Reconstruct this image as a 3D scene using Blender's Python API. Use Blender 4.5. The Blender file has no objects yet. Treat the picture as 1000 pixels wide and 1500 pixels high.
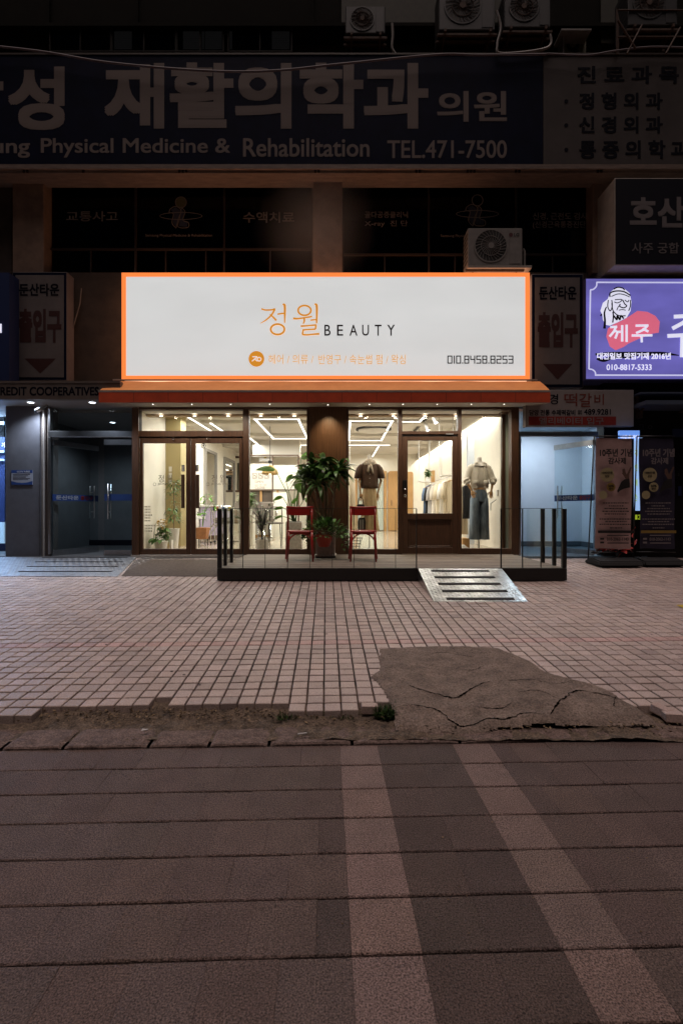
import bpy, bmesh, math, random
from mathutils import Vector, Matrix, noise
R = random.Random(7)
SC = bpy.context.scene
COL = SC.collection
H = 1.19            # eye height above the lower pavement
F = 700.0
# ------------------------------------------------------------------ camera, world, light
cam = bpy.data.cameras.new('camera')
cam.sensor_fit = 'HORIZONTAL'; cam.sensor_width = 36.0; cam.lens = 36.0 * F / 1000
cam.shift_y = -0.003; cam.clip_end = 500; cam.clip_start = 0.05
camo = bpy.data.objects.new('camera', cam); COL.objects.link(camo)
camo.location = (0, 0, H); camo.rotation_euler = (math.radians(90), 0, 0)
SC.camera = camo
SUN_EL, SUN_AZ = math.radians(82), math.radians(195)
w = bpy.data.worlds.new('World'); SC.world = w; w.use_nodes = True
nt = w.node_tree; bg = nt.nodes['Background']
sky = nt.nodes.new('ShaderNodeTexSky'); sky.sky_type = 'NISHITA'; sky.sun_disc = False
sky.sun_elevation = SUN_EL; sky.sun_rotation = SUN_AZ
nt.links.new(sky.outputs[0], bg.inputs[0]); bg.inputs[1].default_value = 0.0022
sl = bpy.data.lights.new('night_light', 'SUN'); sl.energy = 1.65; sl.angle = math.radians(40); sl.color = (1, .80, .735)
so = bpy.data.objects.new('night_light', sl); COL.objects.link(so)
d = Vector((math.sin(SUN_AZ) * math.cos(SUN_EL), math.cos(SUN_AZ) * math.cos(SUN_EL), math.sin(SUN_EL)))
so.rotation_euler = d.to_track_quat('Z', 'Y').to_euler(); so.location = (0, -3, 12)
vs = SC.view_settings; SC.display_settings.display_device = 'sRGB'
vs.view_transform = 'Standard'; vs.look = 'None'; vs.exposure = 0; vs.gamma = 1
cy = SC.cycles
cy.use_denoising = True; cy.max_bounces = 8; cy.diffuse_bounces = 4; cy.glossy_bounces = 4
cy.transmission_bounces = 4; cy.transparent_max_bounces = 32
cy.caustics_reflective = False; cy.caustics_refractive = False; cy.sample_clamp_indirect = 3.0

# ------------------------------------------------------------------ materials
MATS = {}
def mat(name, col, rough=.6, metal=0, nscale=0, namt=.25, bump=0, bscale=None, emit=None, estr=0, attr=False,
        stretch=None, spec=.5, col2=None, detail=4, coat=0, lo=.3, hi=.7, enoise=0, speck=0, sscale=110):
    if name in MATS: return MATS[name]
    m = bpy.data.materials.new(name); m.use_nodes = True; MATS[name] = m
    n = m.node_tree; L = n.links.new; b = n.nodes['Principled BSDF']
    b.inputs['Roughness'].default_value = rough; b.inputs['Metallic'].default_value = metal
    b.inputs['Specular IOR Level'].default_value = spec
    b.inputs['Coat Weight'].default_value = coat
    c = (*col, 1); b.inputs['Base Color'].default_value = c
    tc = n.nodes.new('ShaderNodeTexCoord'); src = tc.outputs['Object']
    if stretch:
        mp = n.nodes.new('ShaderNodeMapping'); mp.inputs['Scale'].default_value = stretch
        L(src, mp.inputs[0]); src = mp.outputs[0]
    last = None
    if nscale:
        nz = n.nodes.new('ShaderNodeTexNoise'); nz.inputs['Scale'].default_value = nscale; nz.inputs['Detail'].default_value = detail
        nz.inputs['Roughness'].default_value = .65
        L(src, nz.inputs['Vector'])
        rp = n.nodes.new('ShaderNodeValToRGB'); e = rp.color_ramp.elements
        e[0].position = lo; e[1].position = hi
        e[0].color = (*[x * (1 - namt) for x in col], 1)
        e[1].color = (*(col2 or [min(1, x * (1 + namt)) for x in col]), 1)
        L(nz.outputs['Fac'], rp.inputs[0]); last = rp.outputs[0]
    if speck and last:                                       # grit: fine light and dark grains
        n3 = n.nodes.new('ShaderNodeTexNoise'); n3.inputs['Scale'].default_value = sscale; n3.inputs['Detail'].default_value = 1.5
        L(src, n3.inputs['Vector']); r3 = n.nodes.new('ShaderNodeMapRange'); r3.inputs[1].default_value = .32; r3.inputs[2].default_value = .68
        r3.inputs[3].default_value = 1 - speck; r3.inputs[4].default_value = 1 + speck; L(n3.outputs['Fac'], r3.inputs[0])
        m3 = n.nodes.new('ShaderNodeMix'); m3.data_type = 'RGBA'; m3.blend_type = 'MULTIPLY'; m3.inputs[0].default_value = 1
        L(last, m3.inputs[6]); L(r3.outputs[0], m3.inputs[7]); last = m3.outputs[2]
    if attr:
        at = n.nodes.new('ShaderNodeVertexColor'); at.layer_name = 'tint'
        mx = n.nodes.new('ShaderNodeMix'); mx.data_type = 'RGBA'; mx.blend_type = 'MULTIPLY'; mx.inputs[0].default_value = 1
        if last: L(last, mx.inputs[6])
        else: mx.inputs[6].default_value = c
        L(at.outputs[0], mx.inputs[7]); last = mx.outputs[2]
    if last: L(last, b.inputs['Base Color'])
    if bump:
        nb = n.nodes.new('ShaderNodeTexNoise'); nb.inputs['Scale'].default_value = bscale or nscale or 40; nb.inputs['Detail'].default_value = 5
        L(src, nb.inputs['Vector'])
        bp = n.nodes.new('ShaderNodeBump'); bp.inputs['Strength'].default_value = bump; bp.inputs['Distance'].default_value = .01
        L(nb.outputs['Fac'], bp.inputs['Height']); L(bp.outputs[0], b.inputs['Normal'])
    if emit:
        b.inputs['Emission Color'].default_value = (*emit, 1); b.inputs['Emission Strength'].default_value = estr
        if enoise:                                           # uneven tubes behind a translucent face
            n2 = n.nodes.new('ShaderNodeTexNoise'); n2.inputs['Scale'].default_value = .8; n2.inputs['Detail'].default_value = 3
            m2 = n.nodes.new('ShaderNodeMapping'); m2.inputs['Scale'].default_value = (.7, 1, 2.2); L(tc.outputs['Object'], m2.inputs[0]); L(m2.outputs[0], n2.inputs['Vector'])
            mr = n.nodes.new('ShaderNodeMapRange'); mr.inputs[1].default_value = .3; mr.inputs[2].default_value = .7
            mr.inputs[3].default_value = estr * (1 - enoise); mr.inputs[4].default_value = estr * (1 + enoise)
            L(n2.outputs['Fac'], mr.inputs[0]); L(mr.outputs[0], b.inputs['Emission Strength'])
    return m

def glass(name, tint=(.95, .97, .95), refl=1.0, rough=.0, ior=1.3):
    m = bpy.data.materials.new(name); m.use_nodes = True; n = m.node_tree; n.nodes.clear(); L = n.links.new
    o = n.nodes.new('ShaderNodeOutputMaterial'); mx = n.nodes.new('ShaderNodeMixShader')
    t = n.nodes.new('ShaderNodeBsdfTransparent'); t.inputs[0].default_value = (*tint, 1)
    g = n.nodes.new('ShaderNodeBsdfGlossy'); g.inputs['Roughness'].default_value = rough; g.inputs[0].default_value = (refl, refl, refl, 1)
    fr = n.nodes.new('ShaderNodeFresnel'); fr.inputs[0].default_value = ior
    ge = n.nodes.new('ShaderNodeNewGeometry'); mm = n.nodes.new('ShaderNodeMath'); mm.operation = 'SUBTRACT'; mm.use_clamp = True
    L(fr.outputs[0], mm.inputs[0]); L(ge.outputs['Backfacing'], mm.inputs[1]); L(mm.outputs[0], mx.inputs[0]); L(t.outputs[0], mx.inputs[1]); L(g.outputs[0], mx.inputs[2]); L(mx.outputs[0], o.inputs[0])
    return m

WOOD = dict(rough=.45, nscale=6, namt=.35, stretch=(9, 9, .6), bump=.12, bscale=12)
M = dict(
    frame=mat('brown_frame_film', (.085, .040, .021), **WOOD),
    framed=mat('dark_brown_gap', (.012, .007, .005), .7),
    pillar=mat('walnut_cladding', (.105, .050, .024), rough=.42, nscale=5, namt=.4, stretch=(12, 12, .5), bump=.15, bscale=10),
    deck=mat('weathered_deck_board', (.20, .165, .135), .75, nscale=5, namt=.35, stretch=(.7, 10, 10), bump=.4, bscale=14, attr=True),
    skirt=mat('dark_stained_skirt', (.010, .008, .007), .5, nscale=6, namt=.4, stretch=(.5, 8, 8), bump=.2),
    black=mat('black_powder_coat', (.006, .006, .006), .45),
    rubber=mat('black_rubber', (.008, .008, .009), .8, bump=.3, bscale=300),
    alu=mat('brushed_aluminium', (.55, .55, .54), .32, 1, nscale=20, namt=.15),
    tread=mat('tread_plate', (.48, .48, .475), .30, 1, nscale=7, namt=.45, bump=.35, bscale=35),
    treadg=mat('worn_tread_plate', (.30, .30, .31), .45, .8, nscale=9, namt=.3),
    chrome=mat('chrome', (.7, .7, .7), .12, 1),
    steel=mat('stainless_steel', (.42, .42, .43), .28, 1, nscale=8, namt=.15),
    cream=mat('cream_plaster', (.86, .82, .72), .8, nscale=2.5, namt=.05, bump=.05, bscale=60),
    ceil=mat('white_ceiling_paint', (.70, .665, .60), .85, nscale=2, namt=.05),
    shopfloor=mat('polished_floor', (.50, .42, .33), .12, nscale=1.2, namt=.12),
    olive=mat('olive_column_paint', (.42, .34, .16), .7),
    led=mat('led_strip', (1, 1, 1), .5, emit=(1, .97, .92), estr=7.0),
    ledd=mat('downlight_lens', (1, 1, 1), .5, emit=(1, .93, .86), estr=10.0),
    ledc=mat('cold_downlight_lens', (1, 1, 1), .5, emit=(.82, .90, 1), estr=9.0),
    oak=mat('light_oak', (.46, .26, .10), .5, nscale=6, namt=.25, stretch=(10, 10, .6)),
    dbrown=mat('dark_walnut_trim', (.09, .05, .03), .5, **{k: v for k, v in WOOD.items() if k not in ('rough',)}),
    mirror=mat('mirror', (.86, .86, .84), .02, 1),
    white=mat('white_paint', (.78, .76, .72), .5),
    whiteg=mat('white_glazed', (.75, .73, .68), .3),
    grey=mat('grey_concrete_pot', (.50, .465, .43), .8, nscale=25, namt=.2, bump=.15, bscale=80),
    terracotta=mat('terracotta', (.42, .19, .085), .7, nscale=15, namt=.15),
    red=mat('red_lacquer', (.44, .026, .022), .28, nscale=20, namt=.12, coat=.3),
    redpot=mat('red_plastic_pot', (.50, .05, .03), .4),
    soil=mat('potting_soil', (.02, .014, .01), .95, bump=.6, bscale=120),
    leaf=mat('dark_green_leaf', (.095, .20, .055), .3, nscale=9, namt=.5, attr=True),
    leafy=mat('fresh_green_leaf', (.10, .24, .035), .4, nscale=9, namt=.4, attr=True),
    bark=mat('pale_bark', (.20, .145, .09), .85, nscale=12, namt=.4, stretch=(3, 3, 1), bump=.5, bscale=40),
    flower=mat('yellow_petal', (.65, .42, .08), .6),
    paver=mat('pink_paving_tile', (.455, .362, .325), .55, speck=.2, sscale=150, nscale=3, namt=.12, bump=.45, bscale=130, attr=True),
    crack=mat('open_crack_soil', (.006, .005, .004), .95, spec=.0),
    bed=mat('joint_sand', (.013, .010, .007), .95, nscale=40, namt=.5),
    block=mat('interlocking_block', (.136, .095, .084), .7, nscale=6, namt=.14, bump=1.0, bscale=170, attr=True, detail=4, spec=.3, speck=.66, sscale=215),
    curb=mat('old_kerb_stone', (.135, .096, .083), .85, speck=.4, sscale=120, nscale=22, namt=.45, detail=9, spec=.3, bump=.6, bscale=60),
    dirt=mat('dry_dirt', (.100, .073, .052), .95, nscale=18, namt=.55, speck=.45, sscale=100, bump=.9, bscale=55),
    asphalt=mat('patched_asphalt', (.185, .142, .117), .85, nscale=9, namt=.33, bump=1.0, bscale=120, detail=14, lo=.3, hi=.7, spec=.3, speck=.38, sscale=95),
    grass=mat('weed_grass', (.035, .075, .018), .6, attr=True),
    debris=mat('dry_leaf_litter', (.10, .07, .045), .9, attr=True),
    wall=mat('dark_stone_cladding', (.045, .030, .022), .65, nscale=4, namt=.3, bump=.2, bscale=20),
    wallt=mat('upper_dark_wall', (.006, .0055, .0035), .9, nscale=3, namt=.3, spec=.1),
    column=mat('warm_stone_column', (.19, .125, .09), .6, nscale=5, namt=.25, bump=.15, bscale=40),
    ledge=mat('weathered_ledge_metal', (.18, .135, .112), .5, nscale=7, namt=.3, stretch=(.6, 3, 3)),
    winframe=mat('bronze_window_frame', (.030, .019, .014), .5),
    darkroom=mat('dark_room', (.006, .006, .006), .9),
    navy=mat('navy_sign_film', (.0035, .0060, .022), .6, nscale=3, namt=.25, spec=.05),
    signgrey=mat('pale_sign_film', (.080, .072, .071), .6, nscale=2, namt=.15, spec=.1),
    letterb=mat('beige_letter_film', (.20, .17, .16), .6, spec=.1),
    letterd=mat('dark_letter_film', (.008, .009, .016), .7, spec=.05),
    letterw=mat('faded_window_letter', (.19, .16, .14), .7),
    letterw2=mat('dim_window_letter', (.24, .205, .185), .7),
    fascia=mat('grey_fascia_panel', (.13, .105, .092), .5, nscale=4, namt=.2),
    soffit=mat('pale_soffit_panel', (.30, .27, .25), .6),
    pierg=mat('grey_pier_panel', (.115, .115, .13), .5, nscale=6, namt=.12),
    lobbyd=mat('dark_lobby_wall', (.13, .135, .14), .7, nscale=3, namt=.12),
    lobbyf=mat('lobby_floor', (.12, .12, .12), .3, nscale=6, namt=.3),
    lobbyw=mat('white_lobby_wall', (.62, .67, .74), .7, nscale=1.5, namt=.05),
    bluef=mat('blue_lobby_floor', (.10, .14, .18), .3, nscale=5, namt=.3),
    bluefilm=mat('blue_door_film', (.02, .055, .20), .5),
    redfilm=mat('red_letter_film', (.32, .03, .02), .5),
    whitefilm=mat('white_letter_film', (.7, .7, .7), .5),
    facelit=mat('lit_sign_face', (.7, .7, .68), .45, emit=(.97, 1, 1), estr=.575, nscale=1.1, namt=.03, enoise=.05),
    boxlit=mat('lit_orange_side', (.8, .25, .06), .4, emit=(1, .52, .30), estr=1.6),
    slot=mat('lit_sign_slot', (.8, .4, .1), .4, emit=(1, .46, .16), estr=7.0),
    orlit=mat('lit_orange_border', (.8, .25, .06), .4, emit=(1, .235, .052), estr=1.0),
    orlet=mat('orange_letter_film', (.75, .33, .03), .5, emit=(1, .40, .035), estr=.52),
    tanlet=mat('tan_letter_film', (.75, .45, .15), .5, emit=(1, .55, .20), estr=.52),
    brlet=mat('brown_letter_film', (.035, .010, .008), .5),
    awn=mat('orange_awning_cloth', (.97, .36, .10), .8, nscale=3, namt=.12, bump=.1, bscale=200),
    awnv=mat('red_orange_valance', (.66, .085, .026), .75, nscale=4, namt=.14, bump=.1, bscale=200),
    beige=mat('beige_metal', (.34, .31, .28), .5, nscale=6, namt=.15),
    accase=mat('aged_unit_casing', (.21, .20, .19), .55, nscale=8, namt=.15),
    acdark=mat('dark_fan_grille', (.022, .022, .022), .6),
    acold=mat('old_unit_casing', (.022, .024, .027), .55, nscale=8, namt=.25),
    rust=mat('rusty_bracket', (.060, .030, .018), .8, nscale=20, namt=.5),
    cable=mat('old_cable', (.13, .11, .13), .7),
    jeju=mat('lit_violet_sign', (.10, .09, .32), .5, emit=(.155, .138, .50), estr=.82, nscale=.9, namt=.2, enoise=.34),
    jejuw=mat('lit_white_print', (.8, .8, .9), .5, emit=(.80, .80, .97), estr=.85),
    jejur=mat('lit_pink_print', (.7, .15, .25), .5, emit=(.80, .16, .26), estr=.75),
    jejul=mat('lit_pale_print', (.6, .6, .8), .5, emit=(.62, .62, .88), estr=.82),
    ink=mat('black_ink_print', (.006, .006, .010), .6),
    bluelit=mat('lit_blue_panel', (.2, .4, .8), .5, emit=(.16, .36, 1), estr=.75),
    cyanlit=mat('lit_pale_blue_strip', (.5, .7, 1), .5, emit=(.36, .58, 1), estr=.75),
    lime=mat('lime_letter', (.5, .6, .05), .5, emit=(.45, .6, .03), estr=.5),
    banp=mat('pink_banner_print', (.40, .26, .245), .6, nscale=3, namt=.25),
    bann=mat('dark_banner_print', (.022, .018, .040), .55, nscale=3, namt=.4),
    banl=mat('banner_letter_dark', (.012, .010, .010), .6),
    banc=mat('banner_cream_disc', (.34, .29, .16), .6),
    bang=mat('banner_gold_disc', (.25, .16, .035), .6),
    banw=mat('banner_letter_pale', (.21, .18, .185), .6),
    skinp=mat('printed_skin_tone', (.11, .06, .045), .6),
    redcloth=mat('red_nylon', (.48, .035, .02), .5, nscale=20, namt=.3),
    stall=mat('dark_stall_panel', (.010, .009, .008), .7, spec=.1, nscale=4, namt=.4),
    mat_=mat('ribbed_door_mat', (.095, .073, .058), .95, nscale=30, namt=.25, bump=.8, bscale=60),
    mwhite=mat('mannequin_cloth_white', (.72, .68, .62), .7),
    mwood=mat('mannequin_wood', (.50, .29, .13), .45),
    shirt=mat('brown_blouse_cloth', (.105, .060, .040), .85, nscale=60, namt=.15),
    scarf=mat('checked_scarf_cloth', (.50, .42, .33), .85, nscale=45, namt=.75),
    skirtc=mat('sheer_tan_skirt', (.58, .43, .24), .8, nscale=8, namt=.15),
    jacket=mat('oatmeal_jacket_cloth', (.74, .69, .60), .9, nscale=70, namt=.2),
    tee=mat('pale_ribbed_top', (.74, .69, .61), .9),
    denim=mat('washed_denim', (.13, .19, .27), .9, nscale=3.2, namt=.55, col2=(.27, .34, .41), stretch=(2, 2, .6)),
    bag=mat('black_bag_leather', (.012, .011, .012), .4),
    rattan=mat('rattan_weave', (.45, .29, .10), .7, nscale=40, namt=.5),
    bulb=mat('lamp_bulb', (1, 1, 1), .5, emit=(1, .85, .6), estr=8),
    leather=mat('taupe_chair_leather', (.16, .13, .105), .45),
    lilac=mat('lilac_cabinet', (.42, .36, .50), .5),
    board=mat('white_notice_board', (.72, .68, .60), .5),
    boardl=mat('brown_window_print', (.20, .13, .09), .6),
    decal=mat('grey_door_print', (.26, .22, .17), .6),
    creamcloth=mat('cream_cloth', (.66, .57, .42), .85), whitecloth=mat('white_cloth', (.74, .72, .68), .85),
    greycloth=mat('pale_grey_cloth', (.44, .42, .41), .85), bluecloth=mat('faded_blue_cloth', (.13, .19, .30), .85),
    blackcloth=mat('black_cloth', (.015, .015, .017), .85), curt=mat('pale_curtain_cloth', (.62, .66, .60), .85),
    nblue=mat('night_blue_panel', (.012, .025, .10), .5),
    yellow=mat('yellow_paint', (.5, .36, .04), .7), litter=mat('white_paper_litter', (.5, .5, .5), .8),
    q=mat('olive_poster', (.055, .052, .018), .7), dimlit=mat('dim_lit_blind', (.12, .13, .14), .6, emit=(.6, .65, .7), estr=.045),
)
M['glass'] = glass('window_glass', (.97, .98, .96)); M['rail'] = glass('rail_glass', (.97, .985, .975), .8, 0, 1.25); M['dglass'] = glass('dark_window_glass', (.35, .33, .32), .8)
M['lglass'] = glass('entrance_glass', (.86, .92, .94))

# ------------------------------------------------------------------ mesh builder
class MB:
    def __init__(s): s.v = []; s.f = []; s.c = []; s.t = (1, 1, 1)
    def add(s, vs, fs, t=None):
        b = len(s.v); s.v += [tuple(p) for p in vs]; s.f += [tuple(i + b for i in f) for f in fs]
        s.c += [t or s.t] * len(vs); return s
    def box(s, x0, x1, y0, y1, z0, z1, t=None):
        x0, x1 = min(x0, x1), max(x0, x1); y0, y1 = min(y0, y1), max(y0, y1); z0, z1 = min(z0, z1), max(z0, z1)
        return s.add([(x, y, z) for z in (z0, z1) for y in (y0, y1) for x in (x0, x1)],
                     [(0, 2, 3, 1), (4, 5, 7, 6), (0, 1, 5, 4), (2, 6, 7, 3), (0, 4, 6, 2), (1, 3, 7, 5)], t)
    def pbox(s, px0, px1, py0, py1, Y, dy, t=None):      # a box whose front face is measured off the photo at depth Y
        return s.box(X(px0, Y), X(px1, Y), Y, Y + dy, Zp(py1, Y), Zp(py0, Y), t)
    def prism(s, pts, y0, y1, t=None):                    # outline in x,z pushed along y
        n = len(pts)
        a = sum(pts[i][0] * pts[(i + 1) % n][1] - pts[(i + 1) % n][0] * pts[i][1] for i in range(n))
        if a < 0: pts = pts[::-1]
        vs = [(x, y0, z) for x, z in pts] + [(x, y1, z) for x, z in pts]
        fs = [tuple(range(n)), tuple(range(2 * n - 1, n - 1, -1))] + [(i, n + i, n + (i + 1) % n, (i + 1) % n) for i in range(n)]
        return s.add(vs, fs, t)
    def xprism(s, pts, x0, x1, t=None):                   # outline in y,z pushed along x
        n = len(pts)
        a = sum(pts[i][0] * pts[(i + 1) % n][1] - pts[(i + 1) % n][0] * pts[i][1] for i in range(n))
        if a < 0: pts = pts[::-1]
        vs = [(x0, y, z) for y, z in pts] + [(x1, y, z) for y, z in pts]
        fs = [tuple(range(n - 1, -1, -1)), tuple(range(n, 2 * n))] + [(i, (i + 1) % n, n + (i + 1) % n, n + i) for i in range(n)]
        return s.add(vs, fs, t)
    def tube(s, pts, r, n=8, t=None, flat=1.0):
        pts = [Vector(p) for p in pts]; rs = r if isinstance(r, (list, tuple)) else [r] * len(pts)
        rings = []; up = None
        for i, p in enumerate(pts):
            d = (pts[min(i + 1, len(pts) - 1)] - pts[max(i - 1, 0)]).normalized()
            if up is None or abs(up.dot(d)) > .98: up = Vector((0, 0, 1)) if abs(d.z) < .9 else Vector((1, 0, 0))
            a = d.cross(up).normalized(); b = a.cross(d).normalized(); up = b
            rings.append([p + (a * math.cos(2 * math.pi * k / n) + b * math.sin(2 * math.pi * k / n) * flat) * rs[i] for k in range(n)])
        return s.loft(rings, t)
    def loft(s, rings, t=None, cap=True):
        n = len(rings[0]); vs = [p for r in rings for p in r]; fs = []
        for i in range(len(rings) - 1):
            for k in range(n):
                fs.append((i * n + k, i * n + (k + 1) % n, (i + 1) * n + (k + 1) % n, (i + 1) * n + k))
        if cap: fs += [tuple(range(n - 1, -1, -1)), tuple((len(rings) - 1) * n + k for k in range(n))]
        return s.add(vs, fs, t)
    def lathe(s, prof, cx, cy, n=24, t=None, cap=True):   # prof: (r, z)
        return s.loft([[(cx + r * math.cos(2 * math.pi * k / n), cy + r * math.sin(2 * math.pi * k / n), z) for k in range(n)] for r, z in prof], t, cap)
    def sphere(s, c, r, n=10, t=None, sz=1.0):
        return s.lathe([(max(r * math.sin(math.pi * i / n), 1e-4), c[2] - r * sz * math.cos(math.pi * i / n)) for i in range(n + 1)], c[0], c[1], n * 2, t)
    def leaf(s, base, dirv, ln, wd, droop=.5, seg=5, t=None, fold=.25, shape=.5, side=None):
        p = Vector(base); d = Vector(dirv).normalized(); side_ = side
        side = d.cross(Vector((0, 0, 1)))
        side = side.normalized() if side.length > 1e-3 else Vector((1, 0, 0))
        if side_ is not None: side = Vector(side_).normalized()
        else: side = (side + Vector((R.uniform(-.3, .3), R.uniform(-.3, .3), R.uniform(-.4, .4)))).normalized()
        vs = []; fs = []
        for i in range(seg + 1):
            u = i / seg; wv = wd * (max(math.sin(math.pi * (u ** shape if shape < 1 else u)), 0) ** .8) * .5 + .0006
            up = side.cross(d).normalized()
            vs += [p - side * wv + up * wv * fold, p, p + side * wv + up * wv * fold]
            p = p + d * (ln / seg); d = (d + Vector((0, 0, -droop / seg))).normalized()
            side = (side - d * side.dot(d)).normalized()
        for i in range(seg):
            a = i * 3; fs += [(a, a + 1, a + 4, a + 3), (a + 1, a + 2, a + 5, a + 4)]
        return s.add(vs, fs, t)
    def ribbon(s, pts, ws, Y, th=.0015, k=0):             # flat brush stroke in x,z at depth Y, with a little thickness
        pts = smooth_pts(pts, ws); y = Y - th - k * .0004; n = len(pts); Lf = []; Rt = []
        for i, (x, z, w_) in enumerate(pts):
            a = pts[max(i - 1, 0)]; b = pts[min(i + 1, n - 1)]
            dx, dz = b[0] - a[0], b[1] - a[1]; l = math.hypot(dx, dz) or 1
            Lf.append((x - dz / l * w_ / 2, z + dx / l * w_ / 2)); Rt.append((x + dz / l * w_ / 2, z - dx / l * w_ / 2))
        vs = [(x, y, z) for x, z in Lf] + [(x, y, z) for x, z in Rt]
        return s.add(vs, [(i, n + i, n + i + 1, i + 1) for i in range(n - 1)])
    def build(s, name, m, parent=None, smooth=False, bevel=0, local=False, seg=1):
        me = bpy.data.meshes.new(name); off = Vector((0, 0, 0))
        if parent and not local:
            p = parent
            while p: off += p.location; p = p.parent
        me.from_pydata([(v[0] - off.x, v[1] - off.y, v[2] - off.z) for v in s.v], [], s.f)
        me.materials.append(M[m] if isinstance(m, str) else m)
        if any(c != (1, 1, 1) for c in s.c) or me.materials[0].node_tree.nodes.get('Color Attribute'):
            a = me.color_attributes.new('tint', 'FLOAT_COLOR', 'POINT')
            a.data.foreach_set('color', [x for c in s.c for x in (*c, 1.0)])
        if bevel:
            bm = bmesh.new(); bm.from_mesh(me)
            ed = [e for e in bm.edges if len(e.link_faces) == 2 and e.calc_face_angle(0) > .6]
            bmesh.ops.bevel(bm, geom=ed, offset=bevel, segments=seg, affect='EDGES', clamp_overlap=True)
            bm.to_mesh(me); bm.free()
        if smooth:
            me.polygons.foreach_set('use_smooth', [True] * len(me.polygons)); me.update()
        o = bpy.data.objects.new(name, me); COL.objects.link(o)
        if parent: o.parent = parent
        return o

def smooth_pts(pts, ws, n=8):
    if not isinstance(ws, (list, tuple)): ws = [ws] * len(pts)
    if len(pts) == 2: return [(*pts[0], ws[0]), (*pts[1], ws[1])]
    out = []
    P = [pts[0]] + list(pts) + [pts[-1]]
    for i in range(len(pts) - 1):
        p0, p1, p2, p3 = P[i:i + 4]
        for k in range(n):
            u = k / n
            q = [.5 * (2 * p1[j] + (p2[j] - p0[j]) * u + (2 * p0[j] - 5 * p1[j] + 4 * p2[j] - p3[j]) * u * u + (3 * p1[j] - p0[j] - 3 * p2[j] + p3[j]) * u ** 3) for j in (0, 1)]
            out.append((q[0], q[1], ws[i] + (ws[i + 1] - ws[i]) * u))
    out.append((*pts[-1], ws[-1])); return out

def X(px, Y): return (px - 500) / F * Y
def Zp(py, Y): return H + (747 - py) / F * Y
def gY(py): return 897.4 / (py - 706)
def gZ(Y): return .0586 * Y - .092
def tag(o, label, cat, group=None):
    o['label'] = label; o['category'] = cat
    if group: o['group'] = group
    return o
def thing(name, label, cat, loc=(0, 0, 0), group=None):
    o = bpy.data.objects.new(name, None); COL.objects.link(o); o.location = loc; o.empty_display_size = .1
    return tag(o, label, cat, group)
def kind(o, k): o['kind'] = k; return o
def dup(root, loc, label, rotz=None):
    def cp(o, par):
        c = o.copy(); COL.objects.link(c); c.parent = par
        for ch in list(o.children): cp(ch, c)
        return c
    r = cp(root, None); r.location = loc; r['label'] = label
    if rotz is not None: r.rotation_euler = (0, 0, rotz)
    return r

def text(mb, body, x0, x1, y0, y1, Y, bold=0, th=.002, zflip=False):
    """lettering fitted to a box measured off the photo at depth Y"""
    c = bpy.data.curves.new('lettering', 'FONT'); c.body = body; c.offset = bold; c.resolution_u = 4
    c.offset = 0
    o = bpy.data.objects.new('lettering', c); COL.objects.link(o)
    bpy.context.view_layer.update()
    me = bpy.data.meshes.new_from_object(o.evaluated_get(bpy.context.evaluated_depsgraph_get()))
    bpy.data.objects.remove(o); bpy.data.curves.remove(c)
    if not me.vertices: return mb
    vs = [v.co.copy() for v in me.vertices]; P = [tuple(p.vertices) for p in me.polygons]
    if bold > 0:                                            # heavier strokes: shifted copies, each a hair above the last
        n0 = len(vs); base = vs; vs = []; P0 = P; P = []
        for k, (a, b) in enumerate(((-1, -1), (-1, 1), (1, -1), (1, 1), (0, 1), (0, -1), (1, 0), (-1, 0), (0, 0))):
            vs += [Vector((v.x + a * bold, v.y + b * bold, k * .00022)) for v in base]; P += [tuple(i + k * n0 for i in p) for p in P0]
    ax, bx = min(v.x for v in vs), max(v.x for v in vs); ay, by = min(v.y for v in vs), max(v.y for v in vs)
    X0, X1, Z0, Z1 = X(x0, Y), X(x1, Y), Zp(y1, Y), Zp(y0, Y)
    mb.add([(X0 + (v.x - ax) / (bx - ax) * (X1 - X0), Y - th - v.z, Z0 + (v.y - ay) / (by - ay) * (Z1 - Z0)) for v in vs], P)
    bpy.data.meshes.remove(me); return mb
def disc(mb, cx, cy, r, Y, th=.002, n=24, ry=None):
    a, b, q = X(cx, Y), Zp(cy, Y), r / F * Y; q2 = (ry or r) / F * Y
    return mb.add([(a + q * math.cos(2 * math.pi * k / n), Y - th, b + q2 * math.sin(2 * math.pi * k / n)) for k in range(n)], [tuple(range(n))])
def ring(mb, cx, cy, r, w_, Y, th=.002, n=28, ry=None):
    ry = ry or r; vs = []
    for k in range(n):
        c, s = math.cos(2 * math.pi * k / n), math.sin(2 * math.pi * k / n)
        for q in (-w_ / 2, w_ / 2): vs.append((X(cx + (r + q) * c, Y), Y - th, Zp(cy - (ry + q) * s, Y)))
    return mb.add(vs, [(2 * k, 2 * k + 1, (2 * k + 3) % (2 * n), (2 * k + 2) % (2 * n)) for k in range(n)])
def stroke(mb, pts, w_, Y, k=0, th=.002):
    P = [(X(x, Y), Zp(y, Y)) for x, y in pts]
    W = [q / F * Y for q in w_] if isinstance(w_, (list, tuple)) else w_ / F * Y
    return mb.ribbon(P, W, Y, th, k)
def flat(mb, pts, Y, th=.002):
    P = [(X(x, Y), Zp(y, Y)) for x, y in pts]
    a = sum(P[i][0] * P[(i + 1) % len(P)][1] - P[(i + 1) % len(P)][0] * P[i][1] for i in range(len(P)))
    if a < 0: P = P[::-1]
    return mb.add([(x, Y - th, z) for x, z in P], [tuple(range(len(P)))])
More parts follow.
